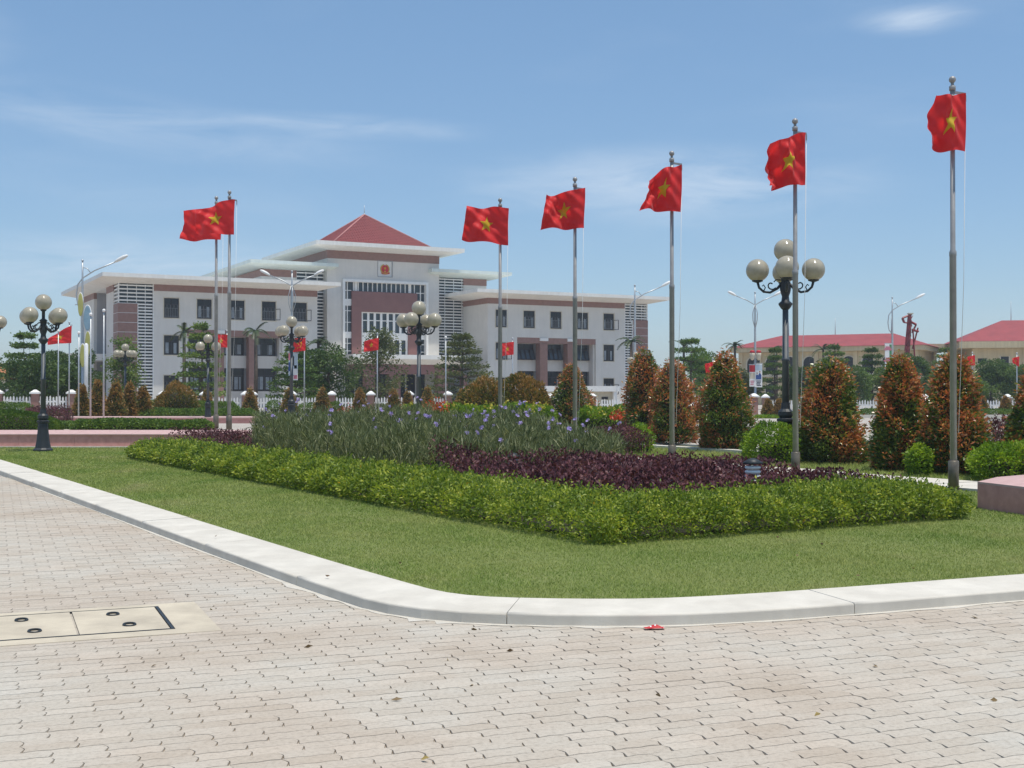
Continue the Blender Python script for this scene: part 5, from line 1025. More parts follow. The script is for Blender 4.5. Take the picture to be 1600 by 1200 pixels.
# ------------------------------------------------------------------ planting
def clump_tint(P, s, seed, lo=0.0, hi=1.0, jit=0.28):
    return np.clip(lo + (hi-lo)*(0.72*vnoise(P, s, seed)+0.14) + RNG.normal(0, jit, len(P))*(hi-lo)*0.6, 0, 1)
def shell_box(corners, z, h, n, bulge=0.10, wav=3.0, seed=1, top_share=None, inward=0.22):
    """points and outward directions over the top and sides of a soft clipped hedge on a four-cornered plan"""
    C = np.array(corners, float); A = lambda u, v: (C[0]*(1-u)*(1-v)).reshape(1, 2) if False else (np.outer((1-u)*(1-v), C[0])+np.outer(u*(1-v), C[1])+np.outer(u*v, C[2])+np.outer((1-u)*v, C[3]))
    area = 0.5*abs(np.cross(C[2]-C[0], C[3]-C[1])); per = [np.linalg.norm(C[(i+1) % 4]-C[i]) for i in range(4)]; sa = sum(per)*h
    nt_ = int(n*area/(area+sa)); ns = n-nt_
    u, v = RNG.uniform(0, 1, nt_), RNG.uniform(0, 1, nt_); XY = A(u, v); PT = np.c_[XY, np.full(nt_, z+h)]; DT = np.tile([0, 0, 1.0], (nt_, 1))
    e = RNG.choice(4, ns, p=np.array(per)/sum(per)); s = RNG.uniform(0, 1, ns); Aa, Bb = C[e], C[(e+1) % 4]; XY = Aa+(Bb-Aa)*s[:, None]
    d = Bb-Aa; nn = np.c_[d[:, 1], -d[:, 0]]; nn /= np.linalg.norm(nn, axis=1, keepdims=True); cen = C.mean(0)
    nn *= np.sign(((XY-cen)*nn).sum(1))[:, None]; zz = RNG.uniform(0.02, 1, ns)**0.8
    PS = np.c_[XY + nn*(bulge*np.sin(zz*pi)-0.04*zz)[:, None], z+h*zz]; DS = np.c_[nn, 0.35+0.4*zz]
    P = np.concatenate([PT, PS]); D = np.concatenate([DT, DS])
    w = vnoise(P, wav, seed)-0.5; P[:, 2] = z+(P[:, 2]-z)*(1+0.34*w); w2 = vnoise(P, wav*1.9, seed+50)-0.5; P[:, :2] += unit(D)[:, :2]*(0.34*min(h, 0.6)*w2)[:, None]; P -= unit(D)*RNG.exponential(inward*0.35, len(P))[:, None]*np.array([1, 1, 1]); P[:, :2] += RNG.normal(0, 0.03, (len(P), 2))
    de = np.full(len(P), 9.0)
    for i in range(4):
        a, b = C[i], C[(i+1) % 4]; q = np.abs((P[:, 0]-a[0])*(b-a)[1]-(P[:, 1]-a[1])*(b-a)[0])/np.linalg.norm(b-a); de = np.minimum(de, q)
    rr = min(0.26, h*0.55); k = np.clip((rr-de)/rr, 0, 1); top_ = P[:, 2] > z+h*0.72; P[top_, 2] -= (rr*(1-np.sqrt(1-k**2*0.96)))[top_]
    P[:, 2] = np.maximum(P[:, 2], z+0.01)
    return P, unit(D)*0.8 + RNG.normal(0, 0.55, (len(P), 3))
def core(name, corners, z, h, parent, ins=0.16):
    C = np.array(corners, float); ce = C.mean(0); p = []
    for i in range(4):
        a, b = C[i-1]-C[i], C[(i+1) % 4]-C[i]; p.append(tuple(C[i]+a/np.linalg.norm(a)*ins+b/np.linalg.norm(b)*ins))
    MB().prism(p, z-0.02, z+h-ins).build(name, M['twig'], parent)  # solid filler box, coloured dark for the shade among the leaves
M['twig'] = surf('twigs_in_shade', (0.045, 0.040, 0.020), (0.022, 0.022, 0.010), 0.95, 12)  # dark twig colour holds the shade deep inside the foliage
def hedge(label, corners, z, h, n, ln, wd, mat, seed, cat='hedge', name='hedge', group=None, lo=0.05, hi=0.95, wav=3.0, **kw):
    c = np.mean(np.array(corners), 0); t = thing(name, label, cat, (c[0], c[1], z), 0, group); lc = [tuple(np.array(q)-c) for q in corners]
    P, D = shell_box(lc, 0, h, n, seed=seed, wav=wav, **kw); core('shade_core', lc, 0, h*0.78, t, min(0.2, h*0.34))
    leaves('foliage', P, D, RNG.uniform(0.7, 1.25, len(P))*ln, RNG.uniform(0.8, 1.2, len(P))*wd, clump_tint(P, 6.0/max(h, 0.3), seed+3, lo, hi), M[mat], t, 0.25, 0.15); return t
# front bed: L-shaped yellow-green hedge round two sides
hd = thing('border_hedge', 'low yellow green leafy hedge edging the front and left of the flower bed', 'hedge', (*ab(10.6, 7.1), 0.09))
o0 = np.array(ab(10.6, 7.1)); pieces = [[ab(10.35, 7.05), ab(29.8, 7.05), ab(29.8, 8.25), ab(11.6, 8.25)], [ab(10.35, 7.05), ab(11.6, 8.25), ab(11.5, 12.4), ab(10.35, 12.45)]]
PP, DD = [], []
for k, (c, n) in enumerate(zip(pieces, (80000, 34000))):
    lc = [tuple(np.array(q)-o0) for q in c]; P, D = shell_box(lc, 0, 0.41, n, bulge=0.12, wav=4.5, seed=20+k, inward=0.3); PP.append(P); DD.append(D); core('shade_core', lc, 0, 0.30, hd, 0.26)
P = np.concatenate(PP); D = np.concatenate(DD)
sprig = RNG.uniform(0, 1, len(P)) < 0.12; P[sprig, 2] += RNG.uniform(0.0, 0.11, sprig.sum())*(P[sprig, 2] > 0.25)
tn = clump_tint(P, 9, 5, 0.10, 0.93, 0.38); tn[RNG.uniform(0, 1, len(P)) < 0.0035] = 1.0; tn = np.where(tn > 0.985, np.where(RNG.uniform(0, 1, len(P)) < 0.05, 1.0, 0.93), tn)
far_sc = np.clip((P[:, 1]+o0[1])/14.0, 0.92, 1.35)
leaves('foliage', P, D, RNG.uniform(0.034, 0.062, len(P))*far_sc, RNG.uniform(0.018, 0.028, len(P))*far_sc, tn, M['hedge'], hd, 0.22, 0.12)
# purple leaved plants
def scatter_plan(poly, n):
    p = np.array(poly); x0, y0 = p.min(0); x1, y1 = p.max(0); out = np.zeros((0, 2))
    while len(out) < n:
        Q = np.c_[RNG.uniform(x0, x1, n*2), RNG.uniform(y0, y1, n*2)]; out = np.concatenate([out, Q[in_poly(Q, poly)]])
    return out[:n]
def purple_bed(poly, n, hgt, z, label, seed):
    Q = scatter_plan(poly, n); Q3 = np.c_[Q, np.zeros(n)]; hh = hgt*(0.72+0.55*vnoise(Q3, 2.4, seed))*(1+0.28*np.clip((Q @ AV-14.5)/2.0, 0, 1)*(seed == 31))*(1-0.10*np.clip((Q @ BV-11.0)/1.4, 0, 1)*(seed == 31))
    f = RNG.beta(2.0, 1.1, n); P = np.c_[Q, z+hh*f]
    D = RNG.normal(0, 0.6, (n, 3)); D[:, 2] = np.abs(D[:, 2])*0.7+0.55
    o = leaves('purple_foliage', P, D, RNG.uniform(0.055, 0.105, n), RNG.uniform(0.024, 0.040, n), clump_tint(P, 7, seed, 0.1, 0.95, 0.4), M['purple'], None, 0.2, 0.2)
    st = scatter_plan(poly, n//24); S = MB()
    for q in st: h_ = hgt*0.8; S.tube([(q[0], q[1], z), (q[0]+random.gauss(0, 0.05), q[1]+random.gauss(0, 0.05), z+h_)], 0.007, 3)
    S.build('stems', M['twig'], o); o['kind'] = 'stuff'; o['label'] = label; return o
purple_bed([ab(11.4, 8.3), ab(15.0, 8.05), ab(17.2, 8.5), ab(16.8, 9.6), ab(16.8, 11.2), ab(16.2, 12.4), ab(11.35, 12.5)], 26000, 0.52, 0.09, 'dark purple leaved bed behind the front hedge', 31)
purple_bed([ab(26.6, 8.25), ab(31.0, 8.25), ab(31.2, 9.9), ab(28.5, 10.0)], 3200, 0.62, 0.09, 'patch of dark purple leaves at the far left end of the flower bed', 32)
purple_bed([ab(24.6, 17.6), ab(26.8, 17.6), ab(26.8, 18.4), ab(24.6, 18.4)], 2600, 0.62, 0.09, 'patch of purple leaves behind the violet flowers, left of the conical shrubs', 33)
purple_bed([(at(1538, 24.5), 24.5), (at(1680, 24.5), 24.5), (at(1680, 26.5), 26.5), (at(1545, 26.3), 26.3)], 4200, 0.95, 0.09, 'purple leaved shrubs at the right edge behind the lime hedge', 34)
purple_bed([(at(40, 47), 47), (at(116, 47), 47), (at(110, 49), 49), (at(40, 49), 49)], 3500, 0.62, 0.42, 'purple leaved strip on the raised plaza behind the lamp', 35)
# violet flowered plants with narrow leaves
RP = [ab(16.6, 8.3), ab(23.6, 8.3), ab(27.5, 9.2), ab(31.0, 10.5), ab(31.5, 15.6), ab(24.5, 15.0), ab(18.4, 13.1), ab(16.5, 11.6)]
n = 70000; Q = scatter_plan(RP, n); Q3 = np.c_[Q, np.zeros(n)]; av = Q @ AV
hh = (0.84+0.16*np.clip((av-17)/10, 0, 1))*(0.62+0.62*vnoise(Q3, 1.6, 41)); f = RNG.beta(2.1, 1.15, n); P = np.c_[Q, 0.09+hh*f]
D = RNG.normal(0, 0.36, (n, 3)); D[:, 2] = np.abs(RNG.normal(0.85, 0.35, n))
ru = leaves('violet_flower_bed', P, D, RNG.uniform(0.14, 0.27, n), RNG.uniform(0.011, 0.019, n), clump_tint(P, 5, 42, 0.10, 0.95, 0.5), M['ruellia'], None, 0.12, 0.12)
ru['kind'] = 'stuff'; ru['label'] = 'tall grey green narrow leaved plants with violet flowers filling the bed'
nf = 190; Qf = scatter_plan(RP, nf); Qf = Qf[RNG.uniform(0, 1, nf) < np.clip(0.25+0.9*vnoise(np.c_[Qf, np.zeros(nf)], 0.9, 44), 0.1, 1)]; nf = len(Qf)
hf = (0.84+0.16*np.clip(((Qf @ AV)-17)/10, 0, 1))*(0.62+0.62*vnoise(np.c_[Qf, np.zeros(nf)], 1.6, 41))+RNG.uniform(0.0, 0.30, nf); cen = np.c_[Qf, 0.09+hf]
ax = unit(np.c_[RNG.normal(0, 0.5, nf), RNG.normal(-0.6, 0.4, nf), RNG.uniform(0.3, 1, nf)]); t1 = unit(np.cross(ax, RNG.normal(size=(nf, 3)))); t2 = np.cross(ax, t1); PP, DD = [], []
for k in range(6): a = 2*pi*k/6; PP.append(cen); DD.append(t1*cos(a)+t2*sin(a)+ax*0.25)
leaves('violet_flower', np.concatenate(PP), np.concatenate(DD), 0.052, 0.05, RNG.uniform(0, 1, nf*6), M['petal'], ru, 0.05)['kind'] = 'stuff'
S = MB()
for c in cen: S.tube([(c[0]+random.gauss(0, 0.05), c[1]+random.gauss(0, 0.05), 0.3), tuple(c)], 0.004, 3)
S.build('flower_stem', M['twig'], ru)

# cone shaped red-green shrubs
def cone_shrub(label, x, y, z, w, h, n, ln, mat, group, seed, red=0.0, lumps=0.16, power=0.75, name='conical_shrub', cat='shrub', wd=0.42):
    t = thing(name, label, cat, (x, y, z), random.uniform(0, 6), group)
    tt = 1-RNG.uniform(0, 1, n)**0.62; tt = np.clip(tt+RNG.normal(0, 0.02, n), 0.0, 1.0); an = RNG.uniform(0, 2*pi, n)
    prof = np.where(tt < 0.16, 0.80+0.20*tt/0.16, np.maximum((1-tt)/0.84, 0)**power) + 0.03
    U3 = np.c_[np.cos(an), np.sin(an), tt*h/w*2]; lump = 1+lumps*2.0*(vnoise(U3, 2.6, seed)-0.5) + lumps*1.3*(vnoise(U3, 6.2, seed+1)-0.5)
    r = w/2*prof*lump*(1-np.minimum(RNG.exponential(0.11, n), 0.7)); sp_ = (vnoise(U3, 9.0, seed+4) > 0.62) & (RNG.uniform(0, 1, n) < 0.55); r = r*np.where(sp_, 1+RNG.uniform(0.0, 0.26, n)/np.maximum(0.45, 1.1-tt*0.4), 1.0); P = np.c_[r*np.cos(an), r*np.sin(an), 0.02+h*tt*(1-0.02*lump)+np.where(sp_, RNG.uniform(0.0, 0.14, n), 0)]
    D = np.c_[np.cos(an)*0.75, np.sin(an)*0.75, np.full(n, 0.55)]+RNG.normal(0, 0.5, (n, 3))
    out_ = r/(w/2*prof*lump+1e-6)
    p_red = np.clip(0.02+0.25*sp_+red+0.66*tt**1.5+1.5*(vnoise(P, 5.2/max(w, 0.6), seed+2)-0.5)+0.6*(vnoise(P, 17/max(w, 0.6), seed+9)-0.5)+0.5*(out_-0.9), 0.02, 0.95); isr = RNG.uniform(0, 1, n) < p_red
    tint = np.where(isr, np.clip(RNG.normal(0.72, 0.15, n), 0.5, 1.0), np.clip(RNG.normal(0.25, 0.15, n), 0.0, 0.5))
    leaves('foliage', P, D, RNG.uniform(0.75, 1.3, n)*ln, RNG.uniform(0.8, 1.15, n)*ln*wd, tint, M[mat], t, 0.18, 0.12)
    MB().lathe([(0.06, 0), (0.05, h*0.3)] , 7).build('trunk', M['bark'], t)
    zz = [0.03, 0.10, 0.3, 0.55, 0.8, 0.93]; MB().lathe([(0.72*w/2*(0.8+0.2*q/0.16 if q < 0.16 else ((1-q)/0.84)**power), h*q) for q in zz], 10).build('shade_core', M['twig'], t); return t
BIG = 'large conical red and green shrubs behind the flagpoles'
for k, (px, d, wpx, ptop, lb, red, pw) in enumerate([
        (1133, 32.6, 84, 549, 'tall broad conical shrub between the third flagpole and the largest lamp', 0.08, 0.55),
        (1298, 26.8, 96, 560, 'rounded conical shrub just right of the largest globe lamp', 0.10, 0.42),
        (1405, 24.3, 84, 555, 'conical shrub with orange tip left of the tallest flagpole', 0.12, 0.52),
        (1491, 23.3, 100, 553, 'dark red conical shrub directly behind the tallest flagpole', 0.12, 0.55),
        (1007, 39.5, 70, 545, 'slim conical shrub right of the building corner', 0.12, 0.5),
        (1051, 38.0, 76, 562, 'bright red conical shrub behind the third flagpole', 0.50, 0.50),
        (893, 46.0, 78, 566, 'tall conical shrub with yellow green tip behind the fourth flagpole', 0.04, 0.8),
        (1618, 22.3, 80, 575, 'conical shrub partly out of view at the right edge', 0.05, 0.7)]):
    z = 0.10; h = zat(ptop, d)-z; cone_shrub(lb, at(px, d), d, z, wpx*d/FPX, h, 15000 if k < 4 else 9000, 0.088 if k < 4 else 0.105, 'topiary', BIG, 60+k, red, 0.24, pw)
# loose red sprig on the second group
P = RNG.normal(0, 0.16, (420, 3))+np.array([at(1101, 32.2), 32.0, zat(588, 32.0)]); P[:, 2] += 0.15*RNG.normal(size=420)
# lime shrubs between them
LG = 'lime green shrubs round the conical shrubs'
def lime(label, px0, px1, d0, d1, z, h, n, seed): return hedge(label, [(at(px0, d0), d0), (at(px1, d0), d0), (at(px1, d1), d1), (at(px0, d1), d1)], z, h, n, 0.07, 0.034, 'lime', seed, 'shrub', 'lime_shrub', LG, 0.05, 1.0, 4.0)
lime('lime green shrub at the foot of the largest globe lamp', 1172, 1243, 26.2, 27.6, 0.1, 0.80, 6500, 70)
lime('lime green shrub before the dark cone behind the tallest flagpole', 1425, 1452, 22.7, 23.2, 0.1, 0.62, 2500, 71)
lime('lime green hedge behind the pink granite planter at the right edge', 1527, 1690, 21.2, 22.4, 0.1, 0.66, 10000, 72)
lime('dark lime shrub between purple leaves and the slim cone', 985, 1012, 31.5, 33, 0.1, 0.75, 2500, 73)
# rounded bronze mounds
def mound(label, px, d, wpx, ptop, z, n, seed, depth=1.0, group='rounded bronze shrubs'):
    x = at(px, d); w = wpx*d/FPX; h = zat(ptop, d)-z; t = thing('rounded_shrub', label, 'shrub', (x, d, z), 0, group)
    D = unit(RNG.normal(size=(n, 3))); D[:, 2] = np.abs(D[:, 2]); lump = 1+0.26*(vnoise(D, 3.0, seed)-0.5)+0.16*(vnoise(D, 8, seed+1)-0.5)
    q = np.abs(D)**1.15; P = D*lump[:, None]*np.array([w/2, w/2*depth, h])*(1-np.minimum(RNG.exponential(0.07, n), 0.5))[:, None]; P[:, 2] = np.maximum(P[:, 2], 0.03)
    tt = P[:, 2]/h; isr = RNG.uniform(0, 1, n) < np.clip(0.18+0.5*tt+0.9*(vnoise(P, 3.0, seed+2)-0.5), 0.05, 0.95)
    tint = np.where(isr, np.clip(RNG.normal(0.75, 0.16, n), 0.45, 1), np.clip(RNG.normal(0.28, 0.16, n), 0, 0.6))
    leaves('foliage', P, D*0.8+np.array([0, 0, 0.3])+RNG.normal(0, 0.45, (n, 3)), RNG.uniform(0.10, 0.18, n), 0.05, tint, M['mound'], t, 0.15, 0.1)
    MB().lathe([(w*0.34, 0.0), (w*0.36, h*0.3), (w*0.27, h*0.6), (w*0.08, h*0.8)], 12).build('shade_core', M['twig'], t)
mound('left bronze mound of the double shrub before the right wing', 768, 46, 112, 594, 0.3, 9000, 80)
mound('right bronze mound of the double shrub before the right wing', 820, 45, 98, 590, 0.3, 9000, 81)
mound('low bronze mound close to the picture board', 726, 47, 42, 614, 0.3, 2500, 82)
mound('rounded bronze shrub before the left wing', 275, 61, 74, 603, 0.42, 6000, 83)
# hedges on the raised plaza and in front of the fence
CH = 'clipped hedges on the plaza'
def clip(label, px0, px1, pt, d0, d1, z, n, seed, mat='hedge_far', sk=0.0, lnf=1.0): return hedge(label, [(at(px0, d0), d0), (at(px1, d0), d0), (at(px1-sk, d1), d1), (at(px0-sk, d1), d1)], z, zat(pt, d0)-z, n, 0.10*lnf, 0.05*lnf, mat, seed, 'hedge', 'clipped_hedge', CH, 0.1, 1.0, 2.0)
clip('long low clipped hedge between the lawn lamp and the paired flagpoles', 117, 327, 658, 40.2, 42, 0.42, 13000, 90)
clip('long flat hedge before the bronze mound on the left plaza', 166, 397, 641, 58, 60.5, 0.42, 13000, 91)
clip('taller hedge with yellow flowers before the bronze mound', 203, 368, 628, 62.5, 64.5, 0.42, 11000, 92)
clip('thin clipped hedge strip right of the purple strip', 66, 120, 661, 42.2, 43.2, 0.42, 2500, 93)
clip('hedge below the thin flagpoles on the far left', 62, 122, 641, 58, 60, 0.42, 3500, 94)
clip('dark hedge before the white fence on the far left', -40, 48, 630, 62, 64, 0.35, 5000, 95)
clip('lime strip before the fence, right of the middle lamp', 455, 605, 647, 69, 70, 0.24, 5000, 97, 'lime')
clip('lime strip before the fence, left of the middle lamp', 402, 446, 648, 69.3, 70, 0.24, 1500, 98, 'lime')
clip('low clipped hedge beyond the paving right of the largest lamp', 1340, 1380, 640, 72, 74, 0.2, 3000, 120)
clip('low clipped hedge before the white fence at the far right edge', 1505, 1640, 640, 72, 74, 0.2, 6000, 121)
clip('low lime hedge beyond the paving between largest lamp and broad cone', 1180, 1238, 650, 70, 71.5, 0.2, 3000, 122, 'lime')
clip('low clipped hedge beyond the paving behind the third flagpole', 1062, 1100, 640, 72, 74, 0.2, 3000, 123)
for k, (a, b, lb) in enumerate([(418, 440, 'small dark hedge between two far cones before the left wing'), (466, 498, 'small dark hedge right of the middle lamp post'), (516, 531, 'small dark hedge right of a bronze cone near the fence')]): clip(lb, a, b, 629, 73.5, 75, 0.22, 1800, 100+k)
hm = thing('clipped_hedge', 'rounded green hedge hump at the left edge behind the granite wall', 'hedge', (at(-8, 40), 41, 0.42), 0, CH)
n = 9000; D = unit(RNG.normal(size=(n, 3))); D[:, 2] = np.abs(D[:, 2]); P = D*np.array([1.75, 1.2, 0.60])*(1+0.12*(vnoise(D, 4, 9)-0.5))[:, None]; leaves('foliage', P, D+RNG.normal(0, 0.4, (n, 3)), 0.09, 0.045, clump_tint(P, 5, 7), M['hedge_far'], hm); MB().lathe([(1.1, 0), (1.0, 0.25), (0.5, 0.42)], 12).build('shade_core', M['twig'], hm)
# flowering lime hedges behind the violet bed
FH = 'lime hedges with yellow flowers'
def fhedge(label, px0, px1, pt, d0, d1, n, seed):
    t = hedge(label, [(at(px0, d0), d0), (at(px1, d0), d0), (at(px1, d1), d1), (at(px0, d1), d1)], 0.2, zat(pt, d0)-0.2, n, 0.11, 0.05, 'lime', seed, 'hedge', 'flowering_hedge', FH, 0.0, 0.9, 2.2)
    h = zat(pt, d0)-0.2; w = at(px1, d0)-at(px0, d0); m_ = int(w*16)
    P = np.c_[RNG.uniform(-w/2, w/2, m_), RNG.uniform(-(d1-d0)/2-0.05, 0.2, m_), h*RNG.uniform(0.75, 1.1, m_)]
    leaves('yellow_flower', np.repeat(P, 4, 0)+RNG.normal(0, 0.03, (m_*4, 3)), RNG.normal(size=(m_*4, 3))+[0, -0.4, 0.5], 0.10, 0.08, RNG.uniform(0, 1, m_*4), M['yellow_bloom'], t)['kind'] = 'stuff'; return t
fhedge('lime hedge with yellow flowers before the double bronze shrub', 628, 862, 634, 41.5, 44, 15000, 110)
fhedge('lime hedge with yellow flowers between two conical shrubs', 905, 985, 638, 43, 45, 6000, 111)
def ixora(label, px, py, d, w, n):
    x, z = at(px, d), zat(py, d); P = np.c_[RNG.normal(0, w*0.4, n), RNG.normal(0, w*0.3, n), np.abs(RNG.normal(0, 0.14, n))]; t = thing('red_flower_clump', label, 'flowers', (x, d, z), 0, 'red flower clumps'); stuff(leaves('blossom', P, RNG.normal(size=(n, 3))+[0, -0.3, 0.7], 0.10, 0.08, RNG.uniform(0, 1, n), M['ixora'], t)); Q = np.c_[RNG.normal(0, w*0.45, n), RNG.normal(0, w*0.3, n), RNG.uniform(-z+0.1, 0, n)]; leaves('foliage', Q, RNG.normal(size=(n, 3))+[0, 0, 0.6], 0.13, 0.06, RNG.uniform(0, 0.6, n), M['lime'], t)
ixora('red flowers in the lime hedge left of the fifth flagpole', 680, 643, 41.3, 0.5, 220); ixora('red flower clump at the foot of the slim cone', 968, 657, 41, 0.4, 90); ixora('red flower clump right of the middle lamp by the fence', 543, 643, 70, 0.9, 160); ixora('red flowers below the violet bed top edge', 640, 654, 40.5, 0.5, 110)
# small bronze cones near the fence
SC_ = 'small bronze cones along the fence'; k = 0
for (px, d, wpx, ptop, lb) in [(128, 57, 24, 601, 'bronze cone left of a bare pole on the left plaza'), (153, 56.5, 25, 594, 'tallest bronze cone between two bare poles on the left plaza'), (181, 57, 28, 596, 'wide bronze cone below the louvred corner of the building'), (203, 58, 20, 597, 'reddish slim cone below the brown corner of the building'), (224, 58.5, 24, 604, 'yellow green cone beside the bronze mound'),
        (323, 72, 22, 607, 'bronze cone behind the lamp left of the paired poles'), (391, 73, 24, 607, 'bronze cone between fence piers left of the middle lamp'), (452, 71, 24, 607, 'bronze cone right behind the middle lamp post'), (504, 71, 26, 606, 'bronze cone right of the thin party flag pole'), (562, 70, 24, 607, 'greener cone left of the small flag pole at the entrance'), (615, 70, 24, 608, 'bronze cone right of the small flag pole at the entrance'), (637, 71, 17, 611, 'slim bronze cone left of the entrance lamp'), (668, 70, 24, 605, 'bronze cone right of the entrance lamp'), (720, 72, 18, 609, 'bronze cone below the picture board'),
        (1200, 78, 17, 624, 'tiny bronze cone left of the largest lamp post'), (1217, 78, 16, 624, 'tiny bronze cone nearest the largest lamp post'), (1535, 76, 17, 620, 'bronze cone left of the fence gap at far right'), (1571, 76, 18, 619, 'bronze cone at far right before white fence')]:
    z = 0.42 if px < 300 else 0.24; cone_shrub(lb, at(px, d), d, z, wpx*d/FPX, zat(ptop, d)-z, 2200, 0.15, 'cone_far', SC_, 130+k, 0.25, 0.12, 0.8); k += 1

# ------------------------------------------------------------------ trees
M['tree_dark'] = leafmat('dark_tree_leaf', [(0.0, (0.026, 0.056, 0.014)), (0.5, (0.062, 0.112, 0.026)), (1.0, (0.13, 0.20, 0.05))], 0.3)
def tree(label, px, d, ptop, hwpx, kind, mat, group, seed, n=4200, zb=0.25, bare=0.3, leaf=0.2):
    rs = random.Random(seed); x = at(px, d); H = zat(ptop, d)-zb; R = hwpx*d/FPX; t = thing('tree', label, 'tree', (x, d, zb), 0, group)
    tr = MB(); lean = rs.gauss(0, 0.03); top = (lean*H, rs.gauss(0, 0.03)*H, H*0.95)
    tr.tube([(0, 0, -0.1), (lean*H*0.3, 0.0, H*0.3), (lean*H*0.6, top[1]*0.6, H*0.6), top], [0.045*H**0.6+0.05, 0.036*H**0.6+0.03, 0.05, 0.015], 8)
    br = MB(); PP, DD = [], []
    if kind == 'layered':                                        # tiers of flat sprays on near level limbs
        nl = rs.randint(7, 9)
        for k in range(nl):
            f = k/(nl-1); zc = H*(bare+(0.97-bare)*f); rad = R*(1.0-0.80*f**1.4)*rs.uniform(0.85, 1.1); nb = rs.randint(5, 7); a0 = rs.uniform(0, 6.28)
            for b in range(nb):
                a = a0+2*pi*b/nb+rs.gauss(0, 0.2); rr = rad*rs.uniform(0.7, 1.08); ex, ey = rr*cos(a), rr*sin(a)
                br.tube([(lean*zc, 0, zc-0.12*rr), (ex*0.55, ey*0.55, zc-0.02*rr), (ex, ey, zc+0.05*rr)], [0.035, 0.025, 0.01], 4)
                m_ = int(n/(nl*nb)); s = np.sqrt(RNG.uniform(0.03, 1, m_)); off = RNG.normal(0, 0.16+0.10*rr, m_)*(0.4+0.8*s)
                PP.append(np.c_[ex*s*1.04-sin(a)*off+lean*zc*(1-s), ey*s*1.04+cos(a)*off, zc+0.05*rr*s+RNG.normal(0, 0.05+0.007*H, m_)+0.05*H*(1-s)*RNG.uniform(-0.3, 0.6, m_)])
                DD.append(np.c_[cos(a)*0.7+RNG.normal(0, 0.5, m_), sin(a)*0.7+RNG.normal(0, 0.5, m_), RNG.normal(0.25, 0.3, m_)])
    elif kind == 'bushy':
        nb = rs.randint(16, 22)
        for b in range(nb):
            a = rs.uniform(0, 6.28); f = rs.uniform(0, 1)**0.8; zc = H*(bare+(0.90-bare)*f); rr = R*(0.30+0.55*sin(pi*(0.25+0.6*f)))*rs.uniform(0.5, 1.0); rb = R*rs.uniform(0.26, 0.42)
            c = np.array([rr*cos(a), rr*sin(a), zc]); br.tube([(0, 0, zc*0.75), tuple(c*np.array([0.6, 0.6, 0.93])), tuple(c)], [0.05, 0.03, 0.012], 4)
            m_ = n//nb; g = unit(RNG.normal(size=(m_, 3))); g *= (1-0.55*RNG.uniform(0, 1, m_)**2)[:, None]*rb*(1+0.35*(vnoise(g, 4, seed+b)-0.5))[:, None]; g[:, 2] *= 0.75
            PP.append(c+g); DD.append(unit(g)+RNG.normal(0, 0.5, (m_, 3)))
    elif kind == 'sparse':
        nb = 26
        for b in range(nb):
            a = rs.uniform(0, 6.28); f = rs.uniform(0, 1); zc = H*(bare+(1.0-bare)*f); rr = R*(0.35+0.7*sin(pi*(0.2+0.65*f)))*rs.uniform(0.6, 1.05)*(1-0.35*f); c = np.array([rr*cos(a), rr*sin(a), zc])
            br.tube([(0, 0, zc-0.55*rr), tuple(c*np.array([0.5, 0.5, 1])-[0, 0, 0.25*rr]), tuple(c)], [0.04, 0.025, 0.01], 4); m_ = n//nb; s = RNG.uniform(0.25, 1.08, m_)
            PP.append(c*np.array([1, 1, 0])*s[:, None]+np.c_[RNG.normal(0, 0.16*R, m_), RNG.normal(0, 0.16*R, m_), zc-0.5*rr*(1-s)+RNG.normal(0, 0.035*H, m_)]); DD.append(np.c_[RNG.normal(0, 0.6, (m_, 2)), RNG.normal(0.3, 0.4, m_)])
    tr.build('trunk', M['bark'], t); stuff(br.build('limbs', M['bark'], t)); P = np.concatenate(PP); D = np.concatenate(DD)
    leaves('crown', P, D, RNG.uniform(0.7, 1.3, len(P))*leaf, RNG.uniform(0.8, 1.2, len(P))*leaf*0.5, clump_tint(P, 2.2, seed, 0.05, 0.95, 0.3), M[mat], t, 0.2, 0.1); return t
def palm(label, px, d, ptop, group, seed, zb=0.25, spread=1.0):
    rs = random.Random(seed); H = zat(ptop, d)-zb; t = thing('palm', label, 'palm', (at(px, d), d, zb), 0, group); zc = H-1.0*spread
    MB().tube([(0, 0, -0.1), (0.04, 0, zc*0.5), (0.02, 0, zc)], [0.17, 0.13, 0.10], 8).build('trunk', M['bark'], t)
    for k in range(11):
        a = rs.uniform(0, 6.28); up_ = rs.uniform(0.15, 1.0); Lf = rs.uniform(1.2, 1.9)*spread; pts = []
        for i in range(7): s = i/6; pts.append((Lf*s*cos(a)*(1-0.35*up_), Lf*s*sin(a)*(1-0.35*up_), zc+Lf*(up_*s-0.75*s*s*(1.15-0.5*up_))))
        mb = MB(); mb.tube(pts, [0.03, 0.025, 0.022, 0.018, 0.014, 0.01, 0.006], 4)
        for i in range(1, 26):
            s = i/26*6; j = min(int(s), 5); f = s-j; p = np.array(pts[j])*(1-f)+np.array(pts[j+1])*f; dv = np.array(pts[j+1])-np.array(pts[j]); dv /= np.linalg.norm(dv); sd = np.cross(dv, [0, 0, 1]); sd /= np.linalg.norm(sd)+1e-6
            for sg in (-1, 1): l_ = 0.34*spread*(1-0.6*abs(i/26-0.4)); q = p+sd*sg*l_*0.8+dv*l_*0.5-np.array([0, 0, 0.25*l_]); w_ = dv*0.03; mb.add([tuple(p-w_), tuple(q), tuple(p+w_)], [(0, 1, 2)])
        mb.build('frond', M['frond'], t)
    return t
M['frond'] = surf('palm_frond', (0.055, 0.085, 0.022), (0.03, 0.05, 0.014), 0.5, 1.5)
TB = 'trees round the building'; TF = 'trees far right'
